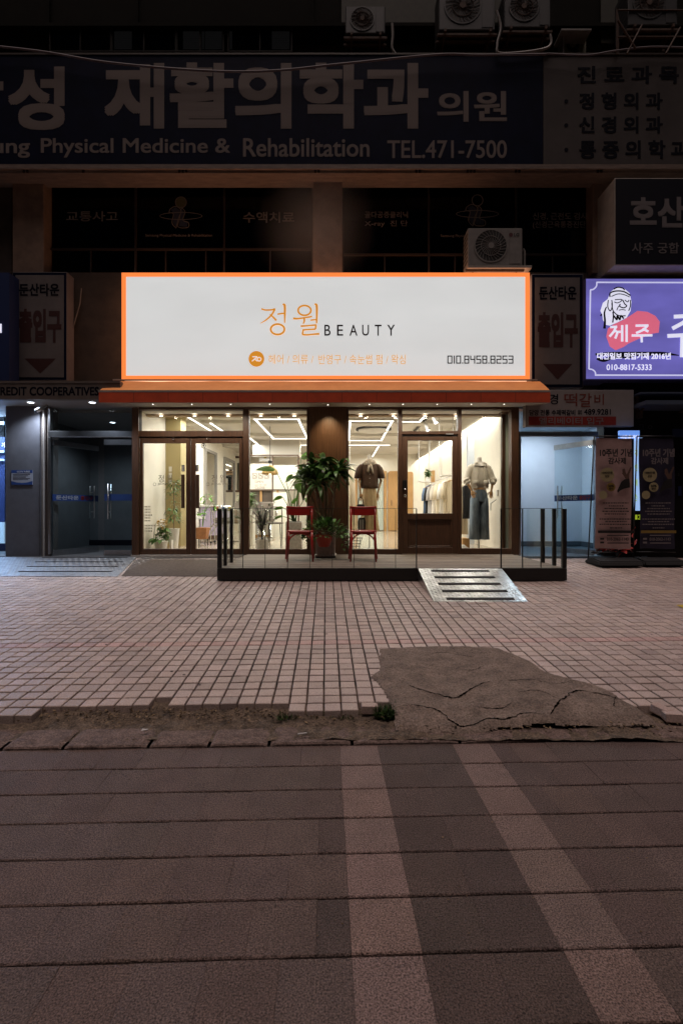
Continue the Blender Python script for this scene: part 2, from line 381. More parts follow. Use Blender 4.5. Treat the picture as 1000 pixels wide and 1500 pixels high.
# ================================================================== GROUND
TH = math.radians(1.8); CT, ST = math.cos(TH), math.sin(TH)
def uv2xy(u, v): return u * CT - v * ST, u * ST + v * CT
def xy2uv(x, y): return x * CT + y * ST, -x * ST + y * CT
def gp(px, py): Y = gY(py); return X(px, Y), Y
def inside(p, poly):
    x, y = p; r = False; j = len(poly) - 1
    for i in range(len(poly)):
        xi, yi = poly[i]; xj, yj = poly[j]
        if (yi > y) != (yj > y) and x < (xj - xi) * (y - yi) / (yj - yi) + xi: r = not r
        j = i
    return r
kind(MB().add([(-60, -60, -.06), (60, -60, -.06), (60, 60, -.06), (-60, 60, -.06)], [(0, 1, 2, 3)]).build('ground', 'dirt'), 'structure')
edge_px = [(-400, 1058), (48, 1050), (64, 1036), (205, 1036), (222, 1026), (248, 1025), (249, 1035), (420, 1033), (423, 1043), (500, 1042), (524, 1040), (527, 1032), (570, 1029), (575, 1040), (905, 1040), (912, 1030), (960, 1040), (1000, 1047), (1400, 1060)]
edge = [gp(*p) for p in edge_px]
plaza_poly = edge + [(9, 8.6), (-9, 8.6)]
patch_px = [(552, 949), (600, 948), (680, 948), (730, 950), (752, 958), (775, 968), (800, 984), (830, 993), (862, 1000), (885, 1008), (903, 1016), (915, 1026), (935, 1038), (958, 1050), (962, 1056), (890, 1057), (820, 1057), (760, 1058), (725, 1060), (692, 1067), (655, 1063), (610, 1064), (578, 1062), (576, 1048), (574, 1036), (567, 1024), (560, 1012), (550, 998), (541, 993), (548, 987), (555, 983), (553, 966)]
patch = [gp(*p) for p in patch_px]
pcx, pcy = sum(p[0] for p in patch) / len(patch), sum(p[1] for p in patch) / len(patch)
patch_in = [(pcx + (a - pcx) * .90, pcy + (b - pcy) * .90) for a, b in patch]
T = .1
bed = MB(); rowv = []
bed.add([(-9, 3.05, gZ(3.05) - .012), (9, 3.05, gZ(3.05) - .012), (9, 8.2, gZ(8.2) - .012), (-9, 8.2, gZ(8.2) - .012)], [(0, 1, 2, 3)])
kind(bed.build('plaza_bed', 'bed'), 'structure')
tiles = MB(); g = .0042
u_off = (xy2uv(*gp(422.5, 1036))[0]) % T; v_off = (xy2uv(*gp(500, 1041.6))[1]) % T
for j in range(24, 83):
    pink = 1 if j in (37,) else 0
    for i in range(-92, 94):
        u, v = i * T + u_off, j * T + v_off
        x, y = uv2xy(u + T / 2, v + T / 2)
        if y > 8.02 or not inside((x, y), plaza_poly) or inside((x, y), patch_in): continue
        if -1.5 < x < 2.8 and y > 6.4: continue
        if abs(x) > .82 * y + 2.8: continue
        k = R.uniform(.86, 1.08) * (1 + .16 * noise.noise((x * .6, y * .6, 3))) * (R.uniform(.76, .9) if R.random() < .035 else 1)
        t = (k * (1.0 + .015 * R.uniform(-1, 1) + .08 * pink), k * (1 - .09 * pink), k * (1 + .02 * R.uniform(-1, 1) - .08 * pink))
        dz = R.uniform(-.0015, .0015) + .006 * noise.noise((x * .7, y * .7, 0)); tx, ty = R.uniform(-.018, .018), R.uniform(-.02, .02)
        ju, jv = R.uniform(-.0012, .0012), R.uniform(-.0012, .0012)
        vs = []
        for (ins, dd) in ((0, -.055), (0, -.004), (.0035, 0)):
            for (a, b) in ((0, 0), (1, 0), (1, 1), (0, 1)):
                uu = u + ju + (.0048 + ins if a == 0 else T - .0048 - ins); vv = v + jv + (.0075 + ins if b == 0 else T - .0065 - ins)
                xx, yy = uv2xy(uu, vv)
                vs.append((xx, yy, gZ(yy) + dz + dd + tx * (a - .5) * T + ty * (b - .5) * T))
        tiles.add(vs, [(0, 1, 5, 4), (1, 2, 6, 5), (2, 3, 7, 6), (3, 0, 4, 7), (4, 5, 9, 8), (5, 6, 10, 9), (6, 7, 11, 10), (7, 4, 8, 11), (8, 9, 10, 11)], t)
kind(tiles.build('plaza', 'paver'), 'structure')
# asphalt patch with cracks
cr_px = [[(600, 1008), (622, 1016), (650, 1022), (671, 1024), (695, 1011), (720, 1002)], [(671, 1024), (640, 1020)],
         [(805, 1052), (815, 1038), (832, 1022), (850, 1015), (888, 1023), (905, 1030)], [(600, 1036), (640, 1042), (660, 1052), (680, 1060), (712, 1052), (740, 1053), (770, 1048), (800, 1050)],
         [(902, 1022), (898, 1036), (905, 1040)], [(760, 1020), (790, 1016), (812, 1026)], [(690, 1036), (730, 1040), (752, 1034)], [(655, 980), (690, 984), (705, 978)], [(620, 965), (650, 960), (700, 966)], [(590, 985), (640, 990)],
         [(574, 1020), (600, 1008)], [(720, 1002), (780, 1000), (812, 1004), (850, 996)]]
crs = [[gp(*p) for p in c] for c in cr_px]
def dseg(p, a, b):
    vx, vy = b[0] - a[0], b[1] - a[1]; l = vx * vx + vy * vy
    u = max(0, min(1, ((p[0] - a[0]) * vx + (p[1] - a[1]) * vy) / l)); return math.hypot(p[0] - a[0] - u * vx, p[1] - a[1] - u * vy)
pm = MB(); st = .0085
pxs = [p[0] for p in patch]; pys = [p[1] for p in patch]
nx = int((max(pxs) - min(pxs)) / st) + 2; ny = int((max(pys) - min(pys)) / st) + 2; idx = {}
for j in range(ny):
    for i in range(nx):
        x = min(pxs) + i * st; y = min(pys) + j * st
        q = (x + .012 * noise.noise((x * 9, y * 9, 1)), y + .012 * noise.noise((x * 9, y * 9, 5)))
        if not inside(q, patch): continue
        de = min(dseg(q, patch[k], patch[(k + 1) % len(patch)]) for k in range(len(patch)))
        z = gZ(y) + .012 + .014 * noise.noise((x * 2.3, y * 2.3, 2)) + .005 * noise.noise((x * 11, y * 11, 4)) + .004 * noise.noise((x * 40, y * 40, 4))
        z -= .016 * max(0, 1 - de / .05) ** 2
        wob = (x + .014 * noise.noise((x * 14, y * 14, 8)), y + .014 * noise.noise((x * 14, y * 14, 9)))
        for ci, c in enumerate(crs):
            dc = min(dseg(wob, c[k], c[k + 1]) for k in range(len(c) - 1)); wd = .014 if ci in (0, 2, 3) else .007
            if ci in (0, 2, 3) and dc < .05: z += .006 * (1 - dc / .05)
        if y < 2.72: z -= .16 * (2.72 - y)
        idx[i, j] = len(pm.v); pm.v.append((x, y, z)); pm.c.append((1, 1, 1))
for (i, j) in list(idx):
    if all(k in idx for k in ((i + 1, j), (i, j + 1), (i + 1, j + 1))):
        pm.f.append((idx[i, j], idx[i + 1, j], idx[i + 1, j + 1], idx[i, j + 1]))
kind(pm.build('asphalt_path', 'asphalt', smooth=True), 'structure')
from mathutils.bvhtree import BVHTree
bt = BVHTree.FromPolygons([Vector(v) for v in pm.v], pm.f)
ck = MB()
for ci, c in enumerate(crs):
    big = ci in (0, 2, 3); P = smooth_pts(c, 1, 14); L_, R2 = [], []; n = len(P)
    for i, (x, y, _) in enumerate(P):
        x += .012 * noise.noise((x * 25, y * 25, ci)); y += .010 * noise.noise((x * 25, y * 25, ci + 7))
        wd = (.0085 if big else .0035) * (.25 + .9 * abs(noise.noise((i * .35, ci, 0))) * 2) * min(1, 4 * i / n + .15, 4 * (n - 1 - i) / n + .15)
        a, b = P[max(i - 1, 0)], P[min(i + 1, n - 1)]; dx, dy = b[0] - a[0], b[1] - a[1]; l = math.hypot(dx, dy) or 1
        row = []
        for s in (1, -1):
            qx, qy = x - dy / l * wd * s, y + dx / l * wd * s; hit = bt.ray_cast(Vector((qx, qy, 2)), Vector((0, 0, -1)))[0]
            row.append((qx, qy, (hit.z if hit else gZ(qy)) + .0025))
        L_.append(row[0]); R2.append(row[1])
    ck.add(L_ + R2, [(i, n + i, n + i + 1, i + 1) for i in range(n - 1)])
kind(ck.build('asphalt_crack', 'crack'), 'structure')
# strip of bare earth
dm = MB(); nx, ny = 640, 40
for j in range(ny + 1):
    for i in range(nx + 1):
        x = -5.4 + 10.8 * i / nx; y = 2.44 + .72 * j / ny
        z = .012 + max(0, y - 2.55) * .10 + .016 * noise.noise((x * 3, y * 3, 0)) + .011 * noise.noise((x * 13, y * 13, 1)) + .006 * noise.noise((x * 45, y * 45, 2))
        dm.v.append((x, y, min(z, gZ(y) - .016))); dm.c.append((1, 1, 1))
for j in range(ny):
    for i in range(nx): a = j * (nx + 1) + i; dm.f.append((a, a + 1, a + nx + 2, a + nx + 1))
kind(dm.build('bare_earth_path', 'dirt', smooth=True), 'structure')
# kerb stones
km = MB(); u = -5.4
while u < 5.4:
    l = R.choice((.42, .55, .62, .86, .30)); v0, v1 = 2.4165 + R.uniform(-.001, .001), 2.585 + R.uniform(-.015, .03)
    n = 14; rows = []
    for a, (vv, zz) in enumerate(((v0, -.02), (v0, .006), (v0 + .006, .013), ((v0 + v1) / 2, .017), (v1 - .008, .016), (v1, .008), (v1, -.02))):
        rr = []
        for i in range(n + 1):
            uu = u + .008 + (l - .016) * i / n
            x, y = uv2xy(uu, vv + (.0022 * noise.noise((uu * 16, vv * 4, 3)) if a in (0, 1, 2, 4, 5, 6) else 0))
            e = .012 if i in (0, n) and a not in (0, 6) else 0
            rr.append((x, y, zz - e * .6 + .004 * noise.noise((x * 12, y * 12, 6))))
        rows.append(rr)
    b = len(km.v)
    for rr in rows: km.v += rr; km.c += [(1, 1, 1)] * (n + 1)
    for a in range(6):
        for i in range(n): p = b + a * (n + 1) + i; km.f.append((p, p + 1, p + n + 2, p + n + 1))
    u += l
kind(km.build('kerb', 'curb'), 'structure')
# lower pavement of square blocks with two pale stripes
B = .190; blk = MB(); u0 = xy2uv(X(497, 2.479), 2.479)[0]; v_top = 2.224 + B
def block(u, v, du, t, deep=0):
    gv, gu = .0040, .0004; vs = []; tz = R.uniform(-.0006, .0006); tx, ty = R.uniform(-.004, .004), R.uniform(-.010, .012)
    for (ins, dd) in ((0, -.05), (0, -.004), (.002, -.001), (.004, 0)):
        for a, b in ((0, 0), (1, 0), (1, 1), (0, 1)):
            uu = u + (gu + ins * .03 if a == 0 else du - gu - ins * .03); vv = v + (gv + ins if b == 0 else B - gv - ins * .6)
            x, y = uv2xy(uu, vv); vs.append((x, y, dd + tz + tx * (a - .5) * du + ty * (b - .5) * B))
    fs = [(12, 13, 14, 15)]
    for r in range(3):
        for k in range(4): fs.append((r * 4 + k, r * 4 + (k + 1) % 4, r * 4 + 4 + (k + 1) % 4, r * 4 + 4 + k))
    blk.add(vs, fs, t)
for j in range(18):
    v = v_top - (j + 1) * B
    half = j % 2
    def tint(base):
        k = base * R.uniform(.90, 1.08); return (k * R.uniform(.97, 1.03), k, k * R.uniform(.97, 1.03))
    block(u0, v, B, tint(1.50)); block(u0 + 3 * B, v, B, tint(1.42))
    for q in (1, 2): block(u0 + q * B, v, B, tint(.68))
    u = u0
    if half: u -= B / 2; block(u, v, B / 2, tint(.72))
    while u > -6.2: u -= B; block(u, v, B, tint(.95))
    u = u0 + 4 * B
    if not half: block(u, v, B / 2, tint(.8)); u += B / 2
    while u < 6.2: block(u, v, B, tint(.85)); u += B
kind(blk.build('pavement', 'block'), 'structure')
kind(MB().add([(-9, -4, -.016), (9, -4, -.016), (9, 2.5, -.016), (-9, 2.5, -.016)], [(0, 1, 2, 3)]).build('pavement_bed', 'bed'), 'structure')
# weeds and litter
def tuft(px0, px1, n, y, hmax, lab, dens=1):
    m = MB(); xa, xb = X(px0, y), X(px1, y)
    for _ in range(n):
        x = R.uniform(xa, xb); yy = y + R.uniform(-.05, .04); k = R.uniform(.6, 1.5)
        m.leaf((x, yy, .02), (R.uniform(-.6, .6), R.uniform(-.7, .3), 1), R.uniform(.3, 1) * hmax, R.uniform(.003, .007), R.uniform(.2, 1.6), 4, (k, k * R.uniform(.8, 1.1), k * .7))
    return kind(m.build('grass', 'grass'), 'stuff')
tuft(549, 579, 420, 2.70, .085, ''); tuft(418, 520, 240, 2.70, .035, ''); tuft(405, 440, 120, 2.68, .04, '')
lm = MB()
for _ in range(900):
    x = R.uniform(-2.2, .25) if R.random() < .8 else R.uniform(.25, 2.3); y = R.gauss(2.70, .05) if x < .3 else R.gauss(2.55, .03)
    if x > .3 and y > 2.6: continue
    a = R.uniform(0, 6.28); s = R.uniform(.003, .013); k = R.uniform(.4, 2.6); z = .030 + R.uniform(0, .012) + max(0, y - 2.6) * .06
    c, n_ = math.cos(a) * s, math.sin(a) * s; q = R.uniform(.25, .7)
    lm.add([(x - c, y - n_, z), (x + n_ * q, y - c * q, z + R.uniform(0, .006)), (x + c, y + n_, z + R.uniform(0, .007)), (x - n_ * q, y + c * q, z + .002), (x, y, z - .004)], [(0, 1, 2, 3), (0, 1, 4), (1, 2, 4), (2, 3, 4), (3, 0, 4)], (k, k, k * .9))
for _ in range(260):                                      # specks spread over the pavement
    y = R.uniform(1.3, 5.5); x = R.uniform(-.7, .7) * y; s = R.uniform(.0015, .005); k = R.uniform(.3, 3.5)
    if .1 < x < 2.3 and 2.55 < y < 3.8: continue
    z = (gZ(y) if y > 2.8 else .002) + .004
    if 2.35 < y < 2.8: continue
    lm.add([(x - s, y, z), (x, y - s * .6, z), (x + s, y, z + s * .3), (x, y + s, z), (x, y, z + s * .6)], [(0, 1, 4), (1, 2, 4), (2, 3, 4), (3, 0, 4)], (k, k * .95, k * .85))
for _ in range(60):                                      # trodden gum and tar spots
    y = R.uniform(2.95, 5.8); x = R.uniform(-.75, .75) * y
    if 2.3 < y < 2.95 or (.1 < x < 2.5 and 2.5 < y < 4.1): continue
    z = (gZ(y) + .0022 if y > 2.8 else .0016); s = R.uniform(.004, .012); k = R.choice((.14, .2, .3, .5, 1.1)); n = 9
    ring_ = [(x + s * R.uniform(.75, 1.2) * math.cos(q * 6.283 / n), y + s * R.uniform(.75, 1.2) * math.sin(q * 6.283 / n)) for q in range(n)]
    lm.add([(a, b, z + (.0586 * (b - y) if y > 2.8 else 0)) for a, b in ring_] + [(x, y, z + .0012)], [(q, (q + 1) % n, n) for q in range(n)], (k, k, k))
kind(lm.build('debris', 'debris'), 'stuff')
def loose_tile(px, py, ln, wd, rz, tilt, lab):
    m = MB(); m.box(-ln / 2, ln / 2, -wd / 2, wd / 2, -.02, .028, (.95, .9, .88)); o = m.build('paving_tile', 'paver', bevel=.004)
    Y = gY(py); o.location = (X(px, Y), Y, gZ(Y) - .012); o.rotation_euler = (tilt, tilt * .6, rz); return tag(o, lab, 'paving tile', 'loose paving tiles')
loose_tile(541, 1036, .092, .05, .03, .03, 'loose pink tile lying in the soil just above the weed clump')
loose_tile(968, 1039, .07, .09, .5, .15, 'broken tile tilted at the tip of the asphalt patch')
loose_tile(985, 1048, .09, .06, -.25, -.08, 'small loose tile in front of the tilted one past the asphalt patch')
c = MB(); c.tube([(0, 0, 0), (.045, .012, 0)], .004, 8); o = c.build('cigarette_butt', 'litter'); o.location = (X(436, 2.45), 2.45, .040); tag(o, 'white cigarette butt lying on the kerb stones', 'cigarette butt')
c = MB(); c.add([(0, 0, 0), (.03, .006, .004), (.034, .02, .001), (.004, .014, .006), (.015, .01, -.004)], [(0, 1, 2, 3), (0, 1, 4), (1, 2, 4), (2, 3, 4), (3, 0, 4)]); o = c.build('paper_scrap', 'litter'); o.location = (X(206, 2.48), 2.48, .042); tag(o, 'tiny pale scrap of paper on the long kerb stone', 'paper scrap')

# ================================================================== BUILDING
YF, YW = 8.1, 8.32          # shopfront plane, plane of the upper wall
bl = thing('commercial_building', 'dark multi storey commercial building with window bands, ledge and grey entrances', 'building', (0, YF, gZ(YF)))
wm = MB()
wm.box(-12, 12, YW + .05, YW + .4, Zp(60, 8.3), 12.5)
wm.box(-12, 12, YW, YW + .3, Zp(262, 8.3), Zp(80, 8.3)); wm.build('wall', 'wallt', bl)
m = MB()
for a, b in ((-400, 17), (66, 66)): 
    if b > a: m.pbox(a, b, 262, 400, 8.30, .3)
m.box(-12, 12, YW - .001, YW + .3, Zp(590, 8.3), Zp(398, 8.3)); m.build('wall', 'wall', bl)
m = MB(); m.pbox(-400, 1500, 240, 246.5, 7.86, .40); m.pbox(-400, 1500, 246.5, 253, 7.90, .36); m.build('ledge', 'ledge', bl)
m = MB()
for px, q in ((33, 1), (261, 2), (120, 0), (608, 1), (683, 2), (754, 1), (874, 1), (460, 1)):
    for k in range(q + 1): m.pbox(px + k * 5, px + k * 5 + 3.2, 244 + k, 252, 7.885, .02)
m.build('ledge_clip', 'framed', bl)
for a, b, q in ((458, 501, 8.12), (18, 64, 8.16), (868, 893, 8.16)): MB().pbox(a, b, 254, 400, q, .3).build('column', 'column', bl, bevel=.01)
def big_window(px0, px1, py0, py1, mul, Y=8.34, low=None):
    fr = MB(); t = 2.2
    fr.pbox(px0, px1, py0, py0 + t * 2, Y, .10); fr.pbox(px0, px1, py1 - t, py1, Y, .10)
    fr.pbox(px0, px0 + t, py0 + t * 2, py1 - t, Y, .10); fr.pbox(px1 - t, px1, py0 + t * 2, py1 - t, Y, .10)
    for q in mul: fr.pbox(q - 1.2, q + 1.2, py0 + t * 2, py1 - t, Y + .003, .09)
    if low:
        fr.pbox(px0 + t, px1 - t, low - 1.2, low + 1.2, Y + .006, .08)
        for q in (px0 + (px1 - px0) * .17, px0 + (px1 - px0) * .45, px0 + (px1 - px0) * .60, px0 + (px1 - px0) * .84): fr.pbox(q - .8, q + .8, low + 1.2, py1 - t, Y + .02, .05)
    f = fr.build('window', 'winframe', bl)
    MB().pbox(px0 + t, px1 - t, py0 + t, py1 - t, Y + .045, .008).build('pane', 'dglass', f)
    return f
w1 = big_window(66, 458, 258, 402, (198, 328), low=364)
w2 = big_window(501, 868, 258, 402, (628, 756), low=372)
m = MB(); m.box(-12, 12, 9.6, 9.7, 3.9, 7.4); m.box(-12, 12, YW + .42, 9.6, Zp(404, 8.3) - .1, Zp(404, 8.3)); m.box(-12, 12, YW + .4, 9.6, Zp(256, 8.3), Zp(256, 8.3) + .05); m.build('dark_room', 'darkroom', bl)
YL = 8.379
for a in (('교통사고', 97, 173, 309, 324), ('수액치료', 356, 431, 310, 326)): text(MB(), *a, YL, .012).build('lettering', 'letterw', w1)
def logo(cx, cy, s, par, mt):
    m = MB(); o = MB()
    ring(o, cx, cy - 20 * s, 8 * s, 1.1, YL); ring(o, cx, cy, 31 * s, 1.1, YL, ry=5.2 * s)
    stroke(o, [(cx - 16 * s, cy - 10 * s), (cx - 8 * s, cy - 14 * s), (cx, cy - 8 * s), (cx - 4 * s, cy + 5 * s), (cx - 7 * s, cy + 18 * s)], 1.1, YL, 1)
    stroke(o, [(cx - 16 * s, cy - 10 * s), (cx - 17 * s, cy - 5 * s), (cx - 11 * s, cy - 3 * s), (cx - 13 * s, cy + 10 * s), (cx - 7 * s, cy + 18 * s)], 1.1, YL, 2)
    stroke(o, [(cx + 1 * s, cy - 12 * s), (cx + 6 * s, cy - 6 * s), (cx + 3 * s, cy + 6 * s), (cx + 11 * s, cy + 10 * s), (cx + 10 * s, cy + 17 * s), (cx - 4 * s, cy + 16 * s), (cx - 2 * s, cy + 4 * s), (cx + 1 * s, cy - 12 * s)], 1.1, YL, 3)
    o.build('emblem', mt, par)
    flat(m, [(cx - 15 * s, cy - 9 * s), (cx - 8 * s, cy - 13 * s), (cx - 1 * s, cy - 8 * s), (cx - 4 * s, cy + 5 * s), (cx - 7 * s, cy + 17 * s), (cx - 12 * s, cy + 9 * s), (cx - 10 * s, cy - 3 * s)], YL, .001)
    flat(m, [(cx + 1 * s, cy - 10 * s), (cx + 5 * s, cy - 6 * s), (cx + 3 * s, cy + 6 * s), (cx + 10 * s, cy + 10 * s), (cx + 9 * s, cy + 16 * s), (cx - 3 * s, cy + 15 * s)], YL, .001)
    m.build('emblem_fill', mat('dim_blue_film', (.035, .045, .075), .6), par)
    if mt == 'letterw': disc(MB(), cx, cy - 20 * s, 7.3 * s, YL, .001).build('emblem_dot', mat('dim_olive_film', (.09, .085, .04), .6), par)
logo(265, 316, 1, w1, 'letterw'); logo(699, 313, 1, w2, 'letterw2')
m = MB(); text(m, 'Samsung Physical Medicine & Rehabilitation', 213, 311, 342.5, 347.5, YL, .005); m.build('small_lettering', 'letterw2', w1)
for a in (('골다공증클리닉', 534, 597, 309.5, 319, YL, .004), ('X-ray  진 단', 534, 597, 322.5, 332.5, YL, .004), ('신경, 근전도 검사', 780, 860, 311, 322, YL, .008), ('(신경근육통증진단)', 780, 860, 323.5, 335, YL, .008), ('Samsung Physical', 645, 684, 343, 348, YL, .004)): text(MB(), *a).build('lettering', 'letterw2', w2)
# third floor window band, almost black
def top_window(px0, px1, py0, py1, lit):
    fr = MB(); Y = 8.30
    for a in (px0, (px0 + px1) / 2 - 1, px1 - 2): fr.pbox(a, a + 2, py0, py1, Y, .06)
    fr.pbox(px0, px1, py0 - 2, py0, Y, .06); fr.pbox(px0, px1, py1, py1 + 2, Y, .06)
    f = fr.build('window', 'stall', bl)
    MB().pbox(px0, px1, py0, py1, Y + .04, .008).build('pane', 'dglass', f)
    if lit:
        m = MB()
        for a, b in lit:
            y = py0 + 3
            while y < py1 - 2: m.pbox(a, b, y, y + 2.6, Y + .055, .004); y += 3.2
        m.build('blind', 'dimlit', f)
for a, b, l in ((72, 163, ()), (163, 258, [(167, 193)]), (258, 328, [(268, 299), (300, 325)]), (333, 428, [(335, 340), (398, 424)])): top_window(a, b, 40, 73, l)
m = MB(); m.pbox(-400, 1500, 32, 37, 8.26, .12); m.pbox(200, 202, -60, 32, 8.33, .05); m.pbox(457, 459, -60, 32, 8.33, .05); m.pbox(70, 72, -60, 32, 8.33, .05); m.build('string_course', 'wallt', bl)
for a, b, q in ((500, 640, 36), (720, 760, 36), (880, 905, 62)): MB().pbox(a, b, -30, q, 8.335, .03).build('cladding_panel', mat('dim_olive_cladding', (.022, .022, .010), .7, nscale=10, namt=.3), bl)
# fascia, soffit, left pier
m = MB(); m.box(X(-500, 7.6), X(176, 7.6), 7.6, 7.68, Zp(585, 7.6), Zp(561, 7.6)); m.box(X(-500, 7.6), X(176, 7.6), 7.59, 7.70, Zp(561, 7.6) + .001, Zp(558, 7.6)); fa = m.build('fascia', 'fascia', bl)
m = MB(); text(m, 'CREDIT COOPERATIVES', -10, 145, 566.5, 579.5, 7.6, .028); m.build('lettering', 'letterd', fa)
m = MB(); m.box(X(-500, 7.6), -3.62, 7.681, 9.0, Zp(585, 7.6) + .002, Zp(585, 7.6) + .05); sf = m.build('soffit', 'soffit', bl)
zs = Zp(585, 7.6)
def spot(x, y, z, en, col, size=1.9, blend=.8, rot=(0, 0, 0), r=.03):
    l = bpy.data.lights.new('spot_beam', 'SPOT'); l.energy = en; l.color = col; l.spot_size = size; l.spot_blend = blend; l.shadow_soft_size = r
    o = bpy.data.objects.new('spot_beam', l); COL.objects.link(o); o.location = (x, y, z); o.rotation_euler = rot; return o
def downlight(x, y, z, lab, lens='ledd', grp=None, r=.05):
    o = thing('downlight', lab, 'ceiling light', (x, y, z), grp)
    b = MB(); b.lathe([(r * 1.25, 0), (r * 1.25, -.008), (r, -.010), (r * .95, -.002)], 0, 0, 20, cap=False); b.build('trim_ring', 'white', o, local=True)
    b = MB(); b.lathe([(r * .96, -.003), (r * .96, -.006)], 0, 0, 20); b.build('lens', lens, o, local=True); return o
GD = 'round soffit downlights'
downlight(X(45, 7.79), 7.79, zs, 'lit downlight in the pale soffit in front of the grey pier', 'ledc', GD); spot(X(45, 7.79), 7.86, zs - .03, 75, (.72, .83, 1), 2.4)
downlight(X(135, 7.79), 7.79, zs, 'lit downlight in the pale soffit beside the orange awning end', 'ledc', GD); spot(X(135, 7.79), 7.79, zs - .03, 75, (.68, .80, 1), 2.2)
m = MB(); m.box(X(8, YF), X(58, YF), YF, YF + .4, .38, zs); m.build('pier', 'pierg', bl, bevel=.004)
m = MB(); m.box(X(58, YF) + .002, X(70, YF), YF + .04, YF + .3, .38, zs); m.build('pier_return', 'fascia', bl)
m = MB(); m.tube([(X(64, 8.08), 8.08, .40), (X(64, 8.08), 8.08, zs - .02)], .014, 8); m.build('conduit', 'beige', bl)
# small notice on the pier
nb = thing('notice_plate', 'small CCTV notice with dark header on the grey pier', 'notice', (X(32, YF), YF, Zp(700, YF)))
yn = YF - .012; MB().pbox(16.6, 47.6, 688.5, 710, yn, .011).build('plate', mat('notice_white', (.32, .33, .38), .5), nb)
m = MB(); m.pbox(16.6, 47.6, 688.5, 692.8, yn - .0012, .001); flat(m, [(16.6, 710), (47.6, 710), (47.6, 704.5), (40, 706.6), (32, 707.3), (24, 706.6), (16.6, 704.5)], yn, .001); m.build('print_band', 'bluefilm', nb)
m = MB()
for k in range(5): m.pbox(18.7, 44 - 3 * (k % 3), 694.6 + k * 1.9, 695.4 + k * 1.9, yn - .001, .0008)
m.build('text_lines', 'letterd', nb)
m = MB(); text(m, 'CCTV 녹화중', 25, 44, 689.4, 692.3, yn - .0015, .01); m.build('lettering', 'whitefilm', nb)
# bank at the far left: bright slit
bk = thing('bank', 'blue lit bank interior seen past the grey pier', 'shop', (X(-10, 8.3), 8.3, .38))
MB().pbox(-300, 7, 640, 812, 9.2, .02).build('wall', 'nblue', bk)
m = MB(); m.pbox(-300, 6, 672, 675, 9.15, .02); m.pbox(-300, 6, 659.5, 663, 9.15, .02); m.pbox(-300, 6, 765, 796, 9.14, .03); m.pbox(-300, 6, 617, 622, 9.15, .02); m.build('light_strip', mat('bank_light', (.4, .5, .6), .5, emit=(.45, .62, .75), estr=.55), bk)
m = MB(); text(m, '기', 2.5, 7, 648, 655.5, 9.19, .02); m.build('lettering', 'jejuw', bk)
MB().pbox(-300, 6, 598, 640, 9.21, .02).build('panel', 'stall', bk)
MB().box(X(-300, 9.2), X(7, 8.2), 8.2, 9.2, .36, .40).build('floor', 'lobbyf', bk)
MB().pbox(-300, 8.4, 600, 812, 8.25, .008).build('glass_pane', 'lglass', bk)
MB().box(X(-260, 8.8), X(-25, 8.8), 8.45, 9.05, 2.72, 2.76).build('ceiling_lamp', mat('bank_panel', (1, 1, 1), .5, emit=(.45, .65, 1), estr=60), bk)
# left entrance lobby
le = thing('entrance', 'dim grey building entrance with one glass leaf standing open inward', 'entrance', (X(130, YF), YF, .40))
xl, xr = X(70, YF), X(193, YF); zf = .405; zt = 2.95
m = MB(); m.box(xl - .6, xr + .04, 10.6, 10.7, zf, zt); m.box(xl - .7, xl - .6, YF + .31, 10.6, zf, zt); m.box(xr - .02, xr + .04, YF + .2, 10.6, zf, zt); m.build('wall', 'lobbyd', le)
m = MB(); m.box(xl - .6, xr - .02, YF + .3, 10.6, zt - .05, zt); m.build('ceiling', 'soffit', le)
m = MB(); m.box(xl - .6, xr - .02, YF - .02, 10.6, zf - .08, zf); m.build('floor', 'lobbyf', le)
m = MB(); m.box(xl - .6, xr - .02, 10.57, 10.6, zf, zf + .12); m.build('skirting', 'letterd', le)
m = MB(); m.pbox(70, 193, 631, 640, YF, .09); m.pbox(70, 73.5, 597, 631, YF, .09); m.pbox(70, 73.5, 640, 812, YF, .09); m.build('steel_frame', 'steel', le, bevel=.006)
MB().pbox(73.5, 193, 598, 631, YF + .03, .01).build('transom_pane', 'lglass', le)
def entrance_leaf(par, hx, hy, ang, wl, band, txt, hside=1, z0=zf + .01, z1=2.39, handle_at=.88, txtcol=True):
    """glass leaf hinged at hx,hy, turned by ang; built along +x then turned"""
    ca, sa = math.cos(ang), math.sin(ang)
    def tr(mb): mb.v = [(hx + x * ca - y * sa, hy + x * sa + y * ca, z) for x, y, z in mb.v]; return mb
    f = MB(); f.box(0, wl, -.022, .022, z1 - .09, z1); f.box(0, wl, -.022, .022, z0, z0 + .09)
    d = tr(f).build('door', 'steel', par)
    tr(MB().box(0, wl, -.005, .005, z0 + .09, z1 - .09)).build('glass_pane', 'lglass', d)
    zb = Zp(728.5, YF); tr(MB().box(0, wl, -.0075, .0075, zb - .055, zb + .055)).build('blue_band', 'bluefilm', d)
    hm = MB()
    for sgn in (-1, 1):
        x = wl * handle_at; y = sgn * .055
        hm.tube([(x, y, z0 + .62), (x, y, z0 + 1.22)], .011, 8)
        for zz in (z0 + .74, z0 + 1.1): hm.tube([(x, y, zz), (x, sgn * .006, zz)], .007, 6)
    tr(hm).build('handle', 'alu', d, smooth=True)
    return d
ld = entrance_leaf(le, X(74, YF), YF + .05, math.radians(68), .92, 1, 1, handle_at=.86)
rd = entrance_leaf(le, X(151, YF), YF + .05, 0, X(191.5, YF) - X(151, YF), 1, 0, handle_at=.18)
m = MB(); ya = YF + .05
text(m, '둔산타운', 0, 100, 0, 20, 1, .02); 
